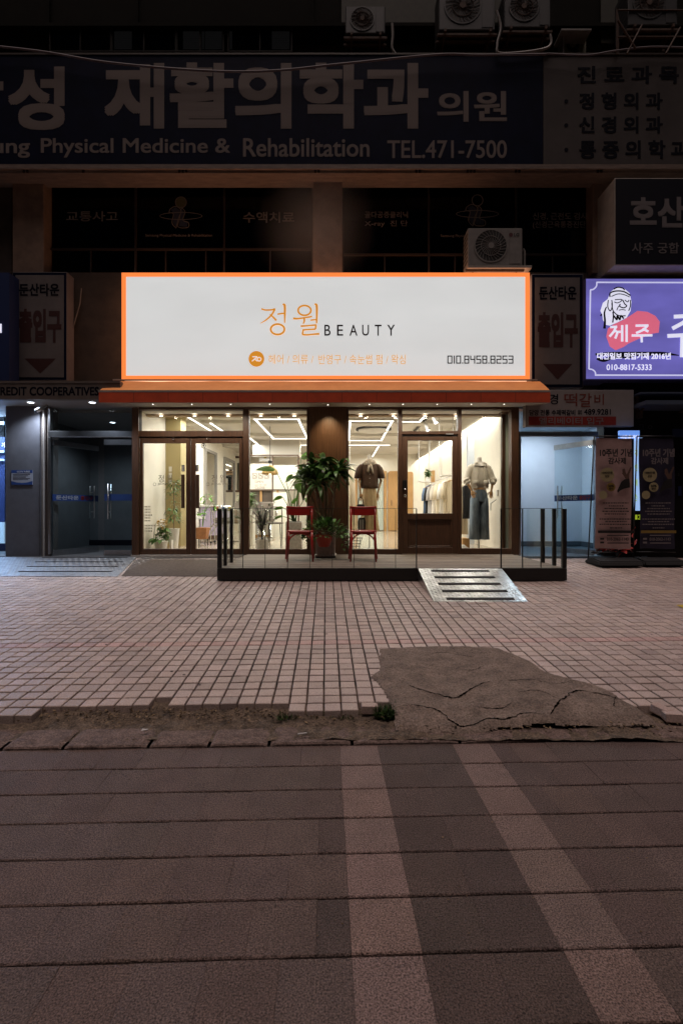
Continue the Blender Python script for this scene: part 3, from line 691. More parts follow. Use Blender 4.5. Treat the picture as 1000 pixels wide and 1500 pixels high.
def onleaf(body, u0_, u1_, z0, z1, hx, hy, ang, mt, par, bold=.03, off=-.010):
    m = MB(); text(m, body, 500, 500 + F, 747 - F, 747, 1, bold)
    ca, sa = math.cos(ang), math.sin(ang); out = MB(); vs = []
    for x, y, z in m.v:
        lx = u0_ + x * (u1_ - u0_); lz = z0 + (z - H) * (z1 - z0); vs.append((hx + lx * ca - off * sa, hy + lx * sa + off * ca, lz))
    out.add(vs, m.f); return out.build('lettering', mt, par)
zb = Zp(728.5, YF)
onleaf('둔산타운', .06, .50, zb - .035, zb + .04, X(74, YF), YF + .05, math.radians(68), 'whitefilm', ld)
onleaf('출입구', .54, .80, zb - .035, zb + .04, X(74, YF), YF + .05, math.radians(68), 'redfilm', ld)
spot(X(150, 9.2), 9.3, 2.85, 45, (.8, .88, 1), 2.6)
downlight(X(165, 9.3), 9.3, zt - .05, 'lit downlight on the ceiling inside the dim grey entrance', 'ledc', GD)
cc = thing('security_camera', 'small silver security camera on the corner beside the grey pier', 'camera', (X(66, 7.98), 7.98, Zp(594, 7.98)))
m = MB(); m.tube([(X(68, 8.0), 8.1, Zp(592, 8)), (X(68, 8.0), 7.98, Zp(594, 8))], .02, 8); m.build('bracket', 'alu', cc)
m = MB(); m.tube([(X(67, 7.95), 7.95, Zp(597, 8)), (X(56, 7.90), 7.84, Zp(603, 7.9))], [.030, .034], 10); m.build('housing', 'alu', cc, smooth=True)
m = MB(); m.tube([(X(56.2, 7.90), 7.842, Zp(603, 7.9)), (X(55.4, 7.90), 7.832, Zp(603.6, 7.9))], .026, 10); m.build('lens', 'black', cc)
# right entrance lobby
re = thing('entrance', 'bright blue white building entrance beside the shop with a glass leaf open', 'entrance', (X(818, YF), YF, .40))
a0, a1 = X(761, YF), X(878, YF)
m = MB(); m.box(a0 - .3, a1 + .9, 10.3, 10.4, zf, zt); m.box(a1 + .8, a1 + .9, YF + .3, 10.3, zf, zt); m.box(a0 - .06, a0 - .01, YF + 1.2, 10.3, zf, zt); m.build('wall', 'lobbyw', re)
m = MB(); m.box(a0 - .06, a1 + .8, YF + .2, 10.3, zt - .05, zt); m.build('ceiling', 'lobbyw', re)
m = MB(); m.box(a0 - .06, a1 + .8, YF - .02, 10.3, zf - .08, zf); m.build('floor', 'bluef', re)
m = MB(); m.box(a0 - .01, a1 + .8, 10.27, 10.3, zf, zf + .11); m.box(a1 + .77, a1 + .8, YF + .4, 10.27, zf, zf + .11); m.build('skirting', mat('dark_blue_skirting', (.05, .07, .09), .5), re)
m = MB(); m.pbox(760, 876, 632, 639, YF, .09); m.pbox(872.5, 877, 639, 812, YF, .09); m.pbox(760, 763, 639, 812, YF, .06); m.build('steel_frame', 'steel', re, bevel=.006)
MB().pbox(763, 872, 598, 632, YF + .03, .01).build('transom_pane', 'lglass', re)
rl = entrance_leaf(re, X(871.5, YF), YF + .06, math.radians(115), .80, 1, 1, handle_at=.86)
onleaf('둔산타운', .74, .30, zb - .035, zb + .04, X(871.5, YF), YF + .06, math.radians(115), 'whitefilm', rl, off=.010)
onleaf('출입구', .27, .05, zb - .035, zb + .04, X(871.5, YF), YF + .06, math.radians(115), 'redfilm', rl, off=.010)
l2 = entrance_leaf(re, X(763, YF), YF + .06, math.radians(86), .75, 1, 1, handle_at=.86)
o = thing('ceiling_panel_light', 'square lit ceiling panel inside the bright blue white entrance', 'ceiling light', (X(800, 9.3), 9.4, zt - .05))
MB().box(-.32, .32, -.32, .32, -.03, -.001).build('trim_frame', 'white', o, local=True); MB().box(-.29, .29, -.29, .29, -.034, -.0305).build('diffuser', mat('cold_panel', (1, 1, 1), .5, emit=(.74, .87, 1), estr=27), o, local=True)
# ================================================================== THE SHOP
sh = thing('beauty_shop', 'brown framed beauty shop with big lit windows and double doors under orange awning', 'shop', (-.1, YF, .40))
ZI = .472; ZC = 3.10                       # inner floor and ceiling
XL, XR, YB = -3.46, 2.86, 16.4
fr = MB()
fr.pbox(193, 203, 597, 814, YF - .02, .14)                                   # outer jamb
fr.pbox(203, 449, 594, 600, YF, .10); fr.pbox(507, 750, 594, 600, YF, .10)   # head
fr.pbox(355.5, 364.5, 600, 813, YF, .10); fr.pbox(449, 453, 594, 812, YF, .10)
fr.pbox(364.5, 449, 804.5, 812, YF, .10)
fr.pbox(507, 510.5, 600, 812, YF, .10); fr.pbox(510.5, 583, 804.5, 812, YF, .10)
fr.pbox(583, 589, 600, 812, YF, .10); fr.pbox(670.5, 676, 600, 812, YF, .10)
fr.pbox(676, 749, 803.5, 812, YF, .10); fr.pbox(749, 760, 594, 813, YF - .02, .16)
fr.pbox(203, 355.5, 631, 639.5, YF, .10); fr.pbox(589, 670.5, 631.5, 636, YF, .10)
fr.build('window_frame', 'frame', sh, bevel=.004)
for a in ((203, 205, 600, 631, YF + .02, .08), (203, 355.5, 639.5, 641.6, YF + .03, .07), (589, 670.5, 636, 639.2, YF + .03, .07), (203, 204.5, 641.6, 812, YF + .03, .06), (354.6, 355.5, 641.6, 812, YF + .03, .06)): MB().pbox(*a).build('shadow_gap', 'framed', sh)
MB().pbox(453, 507, 594, 814, YF - .05, .22).build('pillar', 'pillar', sh, bevel=.004)
m = MB(); m.box(X(193, YF), X(760, YF), YF - .04, YF + .18, .30, Zp(813, YF)); m.build('threshold', 'grey', sh)
def pane(nm, a, b, c, d_): return MB().pbox(a, b, c, d_, YF + .045, .008).build(nm, 'glass', sh)
pane('window_pane', 205, 355.5, 600, 631); W1 = pane('window_pane', 364.5, 449, 600, 804.5); pane('window_pane', 510.5, 583, 600, 804.5)
pane('window_pane', 589, 670.5, 600, 631.5); pane('window_pane', 676, 749, 600, 803.5)
def leaf_door(a, b, c, d_, ga, gb, gc, gd, hx, hs):
    m = MB(); y = YF + .012; t = .05
    m.pbox(a, ga, c, d_, y, t); m.pbox(gb, b, c, d_, y, t); m.pbox(ga, gb, c, gc, y, t); m.pbox(ga, gb, gd, d_, y, t)
    dr = m.build('door', 'frame', sh, bevel=.004)
    MB().pbox(ga, gb, gc, gd, y + .02, .008).build('glass_pane', 'glass', dr)
    m = MB(); m.pbox(hx, hx + 5, 695, 744.5, y - .07, .028); m.build('handle', 'dbrown', dr, bevel=.004)
    m = MB(); m.pbox(hx + hs, hx + hs + 1.6, 697, 742, y - .055, .02)
    for q in (705, 734): m.pbox(hx + 1.5, hx + 3.5, q - .8, q + .8, y - .045, .05)
    m.build('handle_rod', 'chrome', dr)
    m = MB(); m.pbox(hx + (1 if hs > 2 else 0), hx + 4.5 + (1 if hs > 2 else 0), 681, 690.5, y + .016, .003); m.build('push_sticker', mat('sticker_grey', (.12, .11, .13), .6), dr)
    m = MB(); 
    for q in range(4): m.pbox(hx + 2, hx + 4, 682.3 + q * 2, 683.5 + q * 2, y + .0145, .001)
    m.build('sticker_print', 'whitefilm', dr)
    return dr
D1 = leaf_door(205, 279, 641.8, 812.5, 209, 272.5, 649, 804, 265, 3.4)
D2 = leaf_door(279.8, 354.5, 641.8, 812.5, 286, 350, 649, 804, 286.5, -.2)
for dd, px in ((D1, 254), (D2, 303.5)):
    m = MB(); m.sphere((X(px, YF - .02), YF - .02, Zp(642.8, YF)), .022, 8); m.build('stopper_knob', 'chrome', dd, smooth=True)
YD = YF + .0305
for dd, cx in ((D1, 244), (D2, 322)):
    m = MB(); text(m, '정', cx - 12, cx - 4, 695.5, 706.5, YD, .0); text(m, '월', cx, cx + 8, 695.5, 706.5, YD, .0); m.build('lettering', 'decal', dd)
    m = MB(); text(m, 'JEONG WOL', cx - 13, cx + 14, 707.5, 711, YD, .0); ring(m, cx - 17.5, 709.3, 2.1, .6, YD); m.build('small_lettering', 'decal', dd)
m = MB()                                                                     # faint price list, too small to read
for k in range(9):
    y = 741 + k * 4.1 + (3 if k > 5 else 0); w_ = (9, 9, 9, 11, 9, 9, 15, 11, 11)[k]; q = 212
    while q < 212 + w_: m.pbox(q, q + 1.5, y, y + 2.4, YD - .001, .0008); q += 2.3
m.build('price_list_print', mat('faint_print', (.58, .52, .40), .7), D1)
o = thing('round_door_tag', 'small round tag with a candle drop hung at the top of the glass door', 'tag', (X(298, YF), YF + .02, Zp(653, YF)))
m = MB(); ring(m, 298, 653, 3.1, .9, YD - .001, .004); m.build('tag_ring', 'ink', o); m = MB(); flat(m, [(298, 649.6), (299.4, 653), (298, 655), (296.6, 653)], YD - .002, .003); m.build('drop_print', 'ink', o)
# single door on the deck
m = MB(); y = YF + .012; t = .05
m.pbox(589, 597, 639.4, 811, y, t); m.pbox(662.5, 670.2, 639.4, 811, y, t); m.pbox(597, 662.5, 639.4, 645, y, t); m.pbox(597, 662.5, 752, 761, y, t); m.pbox(597, 662.5, 801.5, 811, y, t)
D3 = m.build('door', 'frame', sh, bevel=.004)
MB().pbox(597, 662.5, 645, 752, y + .02, .008).build('glass_pane', 'glass', D3)
m = MB(); m.pbox(597, 662.5, 761, 801.5, y + .028, .02); m.build('kick_panel', 'frame', D3)
m = MB(); m.pbox(597, 600, 761, 801.5, y + .012, .016); m.pbox(659.5, 662.5, 761, 801.5, y + .012, .016); m.pbox(600, 659.5, 761, 763, y + .012, .016); m.pbox(600, 659.5, 799.5, 801.5, y + .012, .016); m.build('panel_moulding', 'frame', D3, bevel=.006)
m = MB(); m.pbox(589.8, 595.6, 703, 717, y - .028, .028); m.build('door_lock', 'black', D3, bevel=.006)
m = MB(); m.tube([(X(590.5, YF), y - .035, Zp(716.5, YF)), (X(595, YF), y - .035, Zp(716.5, YF))], .007, 8); m.sphere((X(592.8, YF), y - .035, Zp(726.5, YF)), .027, 8); m.tube([(X(592.8, YF), y - .03, Zp(726.5, YF)), (X(592.8, YF), y, Zp(726.5, YF))], .013, 8); m.build('handle', 'chrome', D3, smooth=True)
m = MB(); m.pbox(653, 664, 634.6, 636.4, YF - .012, .03); m.build('door_closer_arm', 'alu', D3)
# window lettering on the first big window
YG = YF + .044; m = MB()
text(m, 'OPEN', 373.5, 385.5, 704, 707.3, YG, .0); text(m, 'am 10 : 00', 373.5, 390, 709.3, 711.3, YG, .0); text(m, 'CLOSE', 373.5, 388, 712.6, 716, YG, .0)
for k in range(3):
    a = 369.5 + k * 8.8
    for q in ((a, a + 6.8, 693.2, 693.8), (a, a + 6.8, 699.6, 700.2), (a, a + .6, 693.8, 699.6), (a + 6.2, a + 6.8, 693.8, 699.6)): m.pbox(*q, YG - .002, .002)
    m.pbox(a, a + 6.8, 701, 701.6, YG - .002, .002)
    stroke(m, [(a + 1, 694.5), (a + 6, 699)], .6, YG); stroke(m, [(a + 1.5, 698), (a + 3.4, 696), (a + 5.4, 697.5)], .6, YG, 1)
m.build('lettering', 'boardl', W1)
# shell of the room
m = MB(); m.box(XL - .04, XL, YF + .12, YB, ZI, ZC); m.box(XR, XR + .1, YF + .5, YB, ZI, ZC); m.box(XL - .1, XR + .1, YB, YB + .1, ZI, ZC)
m.build('room_wall', 'cream', sh)
m = MB(); m.box(XL, XR, YF + .35, YB, ZC, ZC + .06); m.build('ceiling', 'ceil', sh)
m = MB(); m.box(XL - .04, XR + .1, YF + .11, YB, ZI - .08, ZI); m.build('floor', 'shopfloor', sh)
m = MB(); m.box(XL - .04, XR + .1, YF + .101, YF + .35, 2.885, 3.3); m.build('header', 'ceil', sh)
m = MB(); m.box(XL, XR - .01, YF + .352, YF + .52, 2.86, ZC - .002); m.build('bulkhead', mat('tan_bulkhead', (.33, .22, .12), .6), sh)
m = MB()
for yy in (10.15, 11.9, 13.9): m.box(XL + .01, XR - .3, yy, yy + .35, ZC - .07, ZC - .002)
m.build('ceiling_beam', 'ceil', sh)
m = MB(); m.box(XR - .30, XR - .26, YF + .6, YB - .01, ZC - .20, ZC - .002); m.build('light_cove', 'ceil', sh)
m = MB(); m.box(XR - .12, XR - .06, YF + .6, YB - .02, ZC - .05, ZC - .02); m.build('cove_lamp', 'led', sh)
m = MB(); m.box(XL, XL + .30, 9.40, 9.72, ZI, ZC - .001); m.build('column', 'olive', sh)
# inner corner post and return glass by the right end
m = MB(); m.pbox(735, 740, 601, 803, YF + .30, .06); m.pbox(735, 749, 601, 604, YF + .12, .18); m.build('corner_post', 'frame', sh)
MB().pbox(740, 749, 604, 803, YF + .33, .008).build('return_pane', mat('frosted_green_film', (.50, .56, .47), .35), sh)
# awning
aw = thing('awning', 'long orange fabric awning with a red orange valance under the white sign', 'awning', (-.2, 8.0, 2.9))
xa0, xa1, xf0, xf1 = -3.86, 3.30, -3.80, 3.27; zb_, zf_ = Zp(558.5, 7.88), Zp(572, 7.5)
n = 90; m = MB(); vs = []
for j in range(5):
    for i in range(n + 1):
        u, v = i / n, j / 4
        z = zb_ + (zf_ - zb_) * v + .010 * math.sin(v * math.pi) * math.sin(u * 38 + 2 * math.sin(u * 9)) + (.012 * noise.noise((u * 14, 0, 0)) if j == 0 else 0)
        vs.append((xf0 + (xf1 - xf0) * u, 7.88 - .38 * v, z))
fs = [(j * (n + 1) + i, (j + 1) * (n + 1) + i, (j + 1) * (n + 1) + i + 1, j * (n + 1) + i + 1) for j in range(4) for i in range(n)]
lo = [(x, y, z - .006) for x, y, z in vs]; k = len(vs)
m.add(vs + lo, fs + [tuple(reversed([q + k for q in f])) for f in fs]); m.build('canopy', 'awn', aw, smooth=True)
m = MB(); zv = Zp(589.5, 7.5)
for i in range(13):
    a = xf0 + (xf1 - xf0) * i / 13; b = xf0 + (xf1 - xf0) * (i + 1) / 13
    m.box(a, b, 7.488, 7.496, zv + R.uniform(0, .004), zf_ - .028)
for xx in (xf0, xf1 - .006): m.xprism([(7.50, zv + .005), (7.88, zv + .05), (7.88, zb_ - .01), (7.50, zf_ - .03)], xx, xx + .006)
m.build('valance', 'awnv', aw)
for i in range(1, 13): a = xf0 + (xf1 - xf0) * i / 13; MB().box(a - .002, a + .002, 7.4865, 7.4878, zv + .004, zf_ - .03).build('seam', 'framed', aw)
m = MB(); m.box(xf0 - .01, xf1 + .01, 7.485, 7.52, zf_ - .028, zf_ + .004); m.build('edge_bar', 'beige', aw)
m = MB(); m.xprism([(7.50, zv - .004), (7.50, zv + .012), (8.12, zv + .075), (8.12, zv + .059)], xf0 + .01, xf1 - .01); m.build('soffit_panel', mat('awning_lining', (.36, .32, .27), .7), aw)
m = MB(); m.pbox(165, 787, 555.2, 557.4, 7.885, .014); m.build('drip_ledge', 'beige', aw, bevel=.003)
spot(X(480, 7.7), 7.70, zv - .002, 26, (1, .74, .42), 1.25, 1.0, (math.radians(38), 0, 0))
o = downlight(X(480, 7.70), 7.70, zv + .016, 'small warm spotlight under the awning above the walnut pillar', 'ledd', None, .014)
ORD = ('first', 'second', 'third', 'fourth', 'fifth', 'sixth', 'seventh', 'eighth', 'ninth')
for k, px in enumerate((224, 281, 338, 395, 541, 590, 640, 690, 738)):
    downlight(X(px, 7.62), 7.62, zv + .007, 'tiny recessed awning downlight, %s from the grey entrance side' % ORD[k], 'ledd', 'awning downlights', .014)
    spot(X(px, 7.62), 7.62, zv - .008, 20, (1, .84, .66), 2.2, .8, (math.radians(24), 0, 0))
# ------------------------------------------------------------------ signs
def sign_letters(par, items, Y, mt, name='lettering', bold=0, th=.002):
    for it in items: text(MB(), it[0], *it[1:5], Y, it[5] if len(it) > 5 else bold, th).build(name, mt, par)
YS = 7.9
sg = thing('shop_sign', 'large lit white shop sign box with an orange border above the awning', 'sign', (-.2, YS, 3.0))
m = MB(); m.pbox(178, 775.5, 399, 555, YS + .006, YW - YS - .01); m.build('box', 'boxlit', sg)
m = MB(); m.pbox(184.5, 769, 405, 550, YS - .004, .012); m.build('face', 'facelit', sg)
m = MB()
for a in (('178', 775.5, 399, 405), ('178', 775.5, 550, 555)): m.pbox(178, a[1], a[2], a[3], YS - .008, .0138)
m.pbox(178, 184.5, 405, 550, YS - .008, .0138); m.pbox(769, 775.5, 405, 550, YS - .008, .0138); m.build('border', 'orlit', sg)
YL = YS - .005
def cs(x, y): return (170 + x / 3.2258, 390 + y / 3.2258)
m = MB(); k = 0
for pts, ws in (
    ([(686, 200), (705, 206), (735, 205), (752, 201)], [2.4, 2.2, 2.4, 2.9]), ([(750, 202), (735, 228), (710, 252), (680, 270)], [2.8, 2.6, 2.2, .8]),
    ([(726, 226), (742, 240), (757, 256)], [1.2, 2.6, 3.0]), ([(762, 226), (780, 223), (793, 222)], [2.2, 2.4, 2.4]),
    ([(786, 180), (796, 184), (797, 225), (796, 268)], [1.6, 3.6, 3.0, 1.4]),
    ([(836, 246), (858, 247), (890, 243), (926, 237)], [3.2, 2.5, 2.3, 2.4]), ([(888, 244), (889, 258), (884, 272)], [2.6, 2.7, 1.6]),
    ([(917, 255), (930, 253), (944, 252)], [2.0, 2.2, 2.2]), ([(936, 179), (947, 184), (948, 225), (947, 270)], [1.6, 3.6, 3.0, 2.2]),
    ([(872, 283), (900, 281), (946, 277)], [2.8, 2.3, 2.4]), ([(944, 278), (943, 288), (941, 297)], [2.6, 2.6, 2.4]), ([(880, 301), (905, 299), (942, 297)], [2.4, 2.2, 2.4]),
    ([(884, 301), (882, 312), (880, 322)], [2.4, 2.4, 2.6]), ([(879, 322), (900, 324), (935, 321), (960, 319)], [2.6, 2.4, 2.4, 3.2])):
    stroke(m, [cs(*p) for p in pts], ws, YL, k); k += 1
ring(m, *cs(763, 298), 10, 2.9, YL, .002 + .0004 * k, ry=7.6); ring(m, *cs(890, 208), 9.4, 2.7, YL, .002, ry=7.2)
m.build('brush_lettering', 'orlet', sg)
sign_letters(sg, [(c, 475 + 18.4 * i, 475 + 18.4 * i + w_, 475.5, 491.5, .006) for i, (c, w_) in enumerate(zip('BEAUTY', (9, 9, 11.5, 10, 10, 11)))], YL, 'brlet', 'latin_lettering')
sign_letters(sg, [('헤어 / 의류 /', 393, 459, 519, 533, .004), ('반영구 / 속눈썹 펌 / 왁싱', 466, 594, 519, 533.5, .004)], YL, 'tanlet', 'service_lettering')
m = MB(); disc(m, 375.5, 525.5, 11.5, YL, .001, 32); m.build('emblem', 'orlet', sg)
m = MB(); stroke(m, [(369.5, 522.5), (376, 522.5), (372.5, 526), (369, 529)], 1.4, YL - .002); stroke(m, [(373, 525.5), (377, 529)], 1.4, YL - .002, 1); ring(m, 379.5, 526, 2.7, 1.4, YL - .002, .003); m.build('emblem_mark', mat('lit_white_mark', (.8, .8, .78), .5, emit=(1, 1, .97), estr=.62), sg)
# squared numerals of the phone number
SEG = {'0': 'abcdef', '1': 'bc', '4': 'fgbc', '5': 'afgcd', '8': 'abcdefg', '2': 'abged', '3': 'abgcd'}
m = MB(); q = 655.0
for ch in '010.8458.8253':
    if ch == '.': m.pbox(q, q + 1.7, 530.6, 532.4, YL - .003, .003); q += 3.1; continue
    wd = 7.3 if ch != '1' else 2.4; x0, x1, y0, y1 = q, q + wd, 520.6, 532.4; ym = 526.2; t = 1.5
    S = SEG[ch]
    if ch == '1': m.pbox(x0 + .4, x0 + 2, y0, y1, YL - .003, .003)
    else:
        if 'a' in S: m.pbox(x0, x1, y0, y0 + t, YL - .003, .003)
        if 'd' in S: m.pbox(x0, x1, y1 - t, y1, YL - .003, .003)
        if 'g' in S: m.pbox(x0, x1, ym - t / 2, ym + t / 2, YL - .003, .003)
        for s_, xx, ya, yb in (('f', x0, y0, ym), ('b', x1 - t, y0, ym), ('e', x0, ym, y1), ('c', x1 - t, ym, y1)):
            if s_ in S: m.pbox(xx, xx + t, ya + .01, yb - .01, YL - .0034, .003)
    q += wd + 1.5
m.build('phone_lettering', 'brlet', sg)
# thin steam drifting up over the sign
m = MB(); m.sphere((0, 0, 0), 1.0, 16); o = m.build('steam', mat('steam_volume', (.5, .5, .5)), smooth=True); o.location = (X(462, 7.75), 7.72, Zp(330, 7.75)); o.scale = (1.15, .36, 1.2); kind(o, 'stuff')
n_ = MATS['steam_volume'].node_tree; n_.nodes.clear(); L = n_.links.new
ou = n_.nodes.new('ShaderNodeOutputMaterial'); pv = n_.nodes.new('ShaderNodeVolumePrincipled'); pv.inputs['Color'].default_value = (.92, .76, .66, 1)
tc = n_.nodes.new('ShaderNodeTexCoord'); gr_ = n_.nodes.new('ShaderNodeTexGradient'); gr_.gradient_type = 'QUADRATIC_SPHERE'; nz = n_.nodes.new('ShaderNodeTexNoise'); nz.inputs['Scale'].default_value = 1.3
mp = n_.nodes.new('ShaderNodeMath'); mp.operation = 'MULTIPLY'; m2 = n_.nodes.new('ShaderNodeMath'); m2.operation = 'MULTIPLY'; m2.inputs[1].default_value = 1.5
L(tc.outputs['Object'], gr_.inputs[0]); L(tc.outputs['Object'], nz.inputs['Vector']); L(gr_.outputs['Fac'], mp.inputs[0]); L(nz.outputs['Fac'], mp.inputs[1]); L(mp.outputs[0], m2.inputs[0]); L(m2.outputs[0], pv.inputs['Density']); L(pv.outputs[0], ou.inputs['Volume'])
# big hospital board
YB_ = 7.9
hb = thing('hospital_sign', 'huge dark navy clinic signboard with pale Korean letters across the facade', 'sign', (0, YB_, 7.5))
m = MB(); m.pbox(-420, 795, 79, 242, YB_, .38); m.build('panel', 'navy', hb)
m = MB(); m.pbox(-420, 1420, 76.5, 79, YB_ - .01, .38); m.build('trim', 'winframe', hb)
m = MB(); m.pbox(795.5, 1420, 82, 242, YB_ + .004, .37); m.build('list_panel', 'signgrey', hb)
sign_letters(hb, [('삼', -78, 5, 97, 190), ('성', 12, 95, 97, 190), ('재활의학과', 153, 627, 91, 188)], YB_, 'letterb', 'large_lettering', .034)
sign_letters(hb, [('의원', 640, 742, 133, 178, .022), ('Samsung', -92, 44, 202, 231, .016), ('Physical Medicine &', 60, 337, 202, 230.5, .014), ('Rehabilitation', 356, 541, 202, 229.5, .014), ('TEL.471-7500', 567, 742, 205, 231.5, .012)], YB_, 'letterb', 'small_lettering')
for a in ((829, 148), (829, 183), (829, 219)): disc(MB(), *a, 3, YB_ + .003).build('bullet', 'letterd', hb)
for it in (('진 료 과 목', 845, 994, 96, 122), ('정 형 외 과', 848, 970, 135, 160), ('신 경 외 과', 848, 970, 170, 195), ('통 증 의 학 과', 848, 1008, 205, 232)): text(MB(), *it, YB_ + .003, .03).build('list_lettering', 'letterd', hb)
# entrance pointers
def pointer(px0, px1, py0, py1, Y, dep, inx, t1, t2, tri, lab):
    o = thing('exit_sign', lab, 'sign', (X((px0 + px1) / 2, Y), Y, Zp(py1, Y)), 'entrance pointer signs')
    m = MB(); m.pbox(px0, px1, py0, py1, Y, dep); m.build('box', mat('pale_sign_box', (.15, .13, .14), .5, nscale=4, namt=.15), o, bevel=.006)
    m = MB(); m.pbox(px0 + 1, px1 - 1, py0 + 1, py1 - 1, Y - .004, .004); m.build('border', 'navy', o)
    m = MB(); m.pbox(px0 + inx, px1 - inx, py0 + inx, py1 - inx, Y - .008, .004); m.build('face', mat('pointer_face', (.15, .135, .135), .6, nscale=2, namt=.15, spec=.1), o)
    sign_letters(o, [('둔산타운', *t1, .030)], Y - .008, 'letterd'); sign_letters(o, [('출입구', *t2, .045)], Y - .008, mat('dark_red_letter', (.042, .008, .007), .6), 'red_lettering')
    m = MB(); flat(m, [(tri[0], tri[2]), (tri[1], tri[2]), ((tri[0] + tri[1]) / 2, tri[3])], Y - .008); m.build('arrow', mat('dark_red_letter', (.06, .01, .008), .6), o)
    return o
pointer(18, 98, 398, 557, 8.1, .22, 4.6, (28, 87, 415, 433.5), (27, 90, 452, 502), (36, 82, 525, 547), 'narrow unlit entrance pointer sign with down arrow next to the blue panel')
pointer(778, 854, 401, 568, 8.0, .32, 5.2, (789, 844, 419, 439), (787, 846, 457, 509), (795, 838, 533, 556), 'narrow unlit entrance pointer sign with down arrow next to the violet sign')
o = thing('blue_sign', 'dark blue unlit sign panel cut by the frame beside the left arrow sign', 'sign', (X(0, 7.85), 7.85, Zp(557, 7.85)))
MB().pbox(-220, 13.5, 399, 557, 7.85, .46).build('panel', 'nblue', o); m = MB(); m.pbox(-10, 2, 474, 487, 7.84, .008); m.build('letter', 'jejuw', o)
m = MB(); m.tube([(X(119, 8.28), 8.285, Zp(422, 8.28)), (X(117, 8.28), 8.28, Zp(445, 8.28)), (X(106, 8.28), 8.285, Zp(482, 8.28))], .008, 6); tag(m.build('cut_cable', 'letterb'), 'short pale cable hanging on the dark wall between arrow sign and shop sign', 'cable')
# fortune teller sign
o = thing('fortune_sign', 'black unlit box sign with pale letters below the white signboard end', 'sign', (X(960, 7.65), 7.65, Zp(388, 7.65)))
m = MB(); m.pbox(900, 1320, 260, 388, 7.65, .66); m.build('box', 'beige', o, bevel=.008); m = MB(); m.pbox(901.5, 1318, 261.5, 386.5, 7.642, .007); m.build('face', mat('black_sign_face', (.008, .008, .014), .4), o)
sign_letters(o, [('호산', 922, 1003, 288, 333, .032), ('당', 1010, 1052, 288, 333, .032), ('사주 궁합', 925, 994, 355, 371, .008)], 7.642, mat('grey_letter_film', (.16, .145, .15), .6))
# violet restaurant sign
YJ = 7.9
o = thing('restaurant_sign', 'lit violet restaurant sign with ink drawing of a stone statue', 'sign', (X(950, YJ), YJ, Zp(556, YJ)))
m = MB(); m.pbox(857, 1330, 407, 556, YJ + .003, .38); m.build('box', mat('violet_sign_box', (.08, .075, .2), .5), o)
m = MB(); m.pbox(858.2, 1329, 408.2, 554.8, YJ, .0035); m.build('face', 'jeju', o)
def cj(x, y): return (855 + x / 6.897, 400 + y / 6.897)
m = MB()
stroke(m, [cj(65, 170), cj(50, 970)], 2.2, YJ); stroke(m, [cj(125, 92), cj(3200, 100)], 2.2, YJ, 1); stroke(m, [cj(110, 1030), cj(3200, 1036)], 2.2, YJ, 2)
stroke(m, [cj(128, 92), cj(125, 130), cj(95, 162), cj(62, 168)], 2, YJ, 3); stroke(m, [cj(50, 968), cj(85, 975), cj(112, 1000), cj(115, 1034)], 2, YJ, 4)
m.build('border_line', 'jejul', o)
m = MB(); flat(m, [cj(*p) for p in ((225, 640), (240, 560), (300, 515), (400, 470), (480, 420), (540, 380), (640, 390), (720, 430), (765, 490), (755, 600), (690, 610), (560, 660), (450, 710), (400, 745), (320, 778), (260, 740))], YJ, .0008); m.build('blob_print', 'jejur', o)
m = MB(); flat(m, [cj(*p) for p in ((185, 420), (165, 380), (190, 300), (240, 260), (265, 190), (330, 140), (400, 150), (460, 200), (480, 290), (470, 380), (430, 450), (330, 500), (260, 530), (215, 520), (190, 470))], YJ, .0013); m.build('statue_print', 'jejuw', o)
m = MB(); k = 0
for pts, w_ in (([(300, 160), (340, 142), (390, 150), (410, 170)], 1.8), ([(262, 240), (265, 200), (320, 180), (400, 185), (470, 225)], 2), ([(275, 235), (340, 210), (400, 215), (460, 240)], 1.3), ([(245, 270), (240, 340), (265, 380), (285, 330), (280, 270)], 1.5),
                ([(280, 300), (290, 370), (320, 410), (360, 430), (420, 430)], 1.6), ([(468, 270), (468, 330), (450, 380)], 1.5), ([(305, 290), (335, 300), (370, 285), (380, 265), (310, 268)], 1.3), ([(410, 270), (440, 290), (452, 270)], 1.3), ([(390, 270), (410, 310), (430, 330), (400, 350), (360, 335), (365, 310)], 1.7),
                ([(330, 375), (345, 340), (365, 325)], 1.3), ([(350, 375), (385, 368), (420, 375)], 1.2), ([(225, 340), (205, 400), (210, 480), (205, 560)], [1.5, 2.5, 3, 4]), ([(290, 390), (295, 440), (288, 500)], 2), ([(300, 430), (330, 470), (335, 430), (360, 470), (370, 430), (400, 460)], 2.4), ([(165, 420), (178, 426)], 3.5), ([(305, 450), (300, 430)], 1.5)):
    stroke(m, [cj(*p) for p in pts], w_, YJ - .0013, k, .0005); k += 1
k = 0
for pts, w_ in (([(115, 820), (300, 815), (600, 815), (800, 812), (960, 830)], [3, 6, 6, 5, 1]), ([(130, 860), (200, 880), (300, 850), (500, 845)], [4, 5, 5, 3])): stroke(m, [cj(*p) for p in pts], w_, YJ, k, .0008); k += 1
m.build('ink_print', 'ink', o)
m = MB(); k = 0
for pts in ([(265, 545), (335, 540)], [(320, 545), (300, 590), (258, 640)], [(310, 580), (335, 600), (315, 660)], [(335, 595), (370, 590)], [(385, 525), (385, 690)], [(430, 520), (430, 695)], [(520, 530), (650, 528)], [(640, 530), (600, 570), (525, 605)], [(590, 560), (650, 590)], [(480, 630), (690, 628)], [(580, 632), (582, 700)],
            ): stroke(m, [cj(*p) for p in pts], 3.4, YJ - .001, k, .001); k += 1
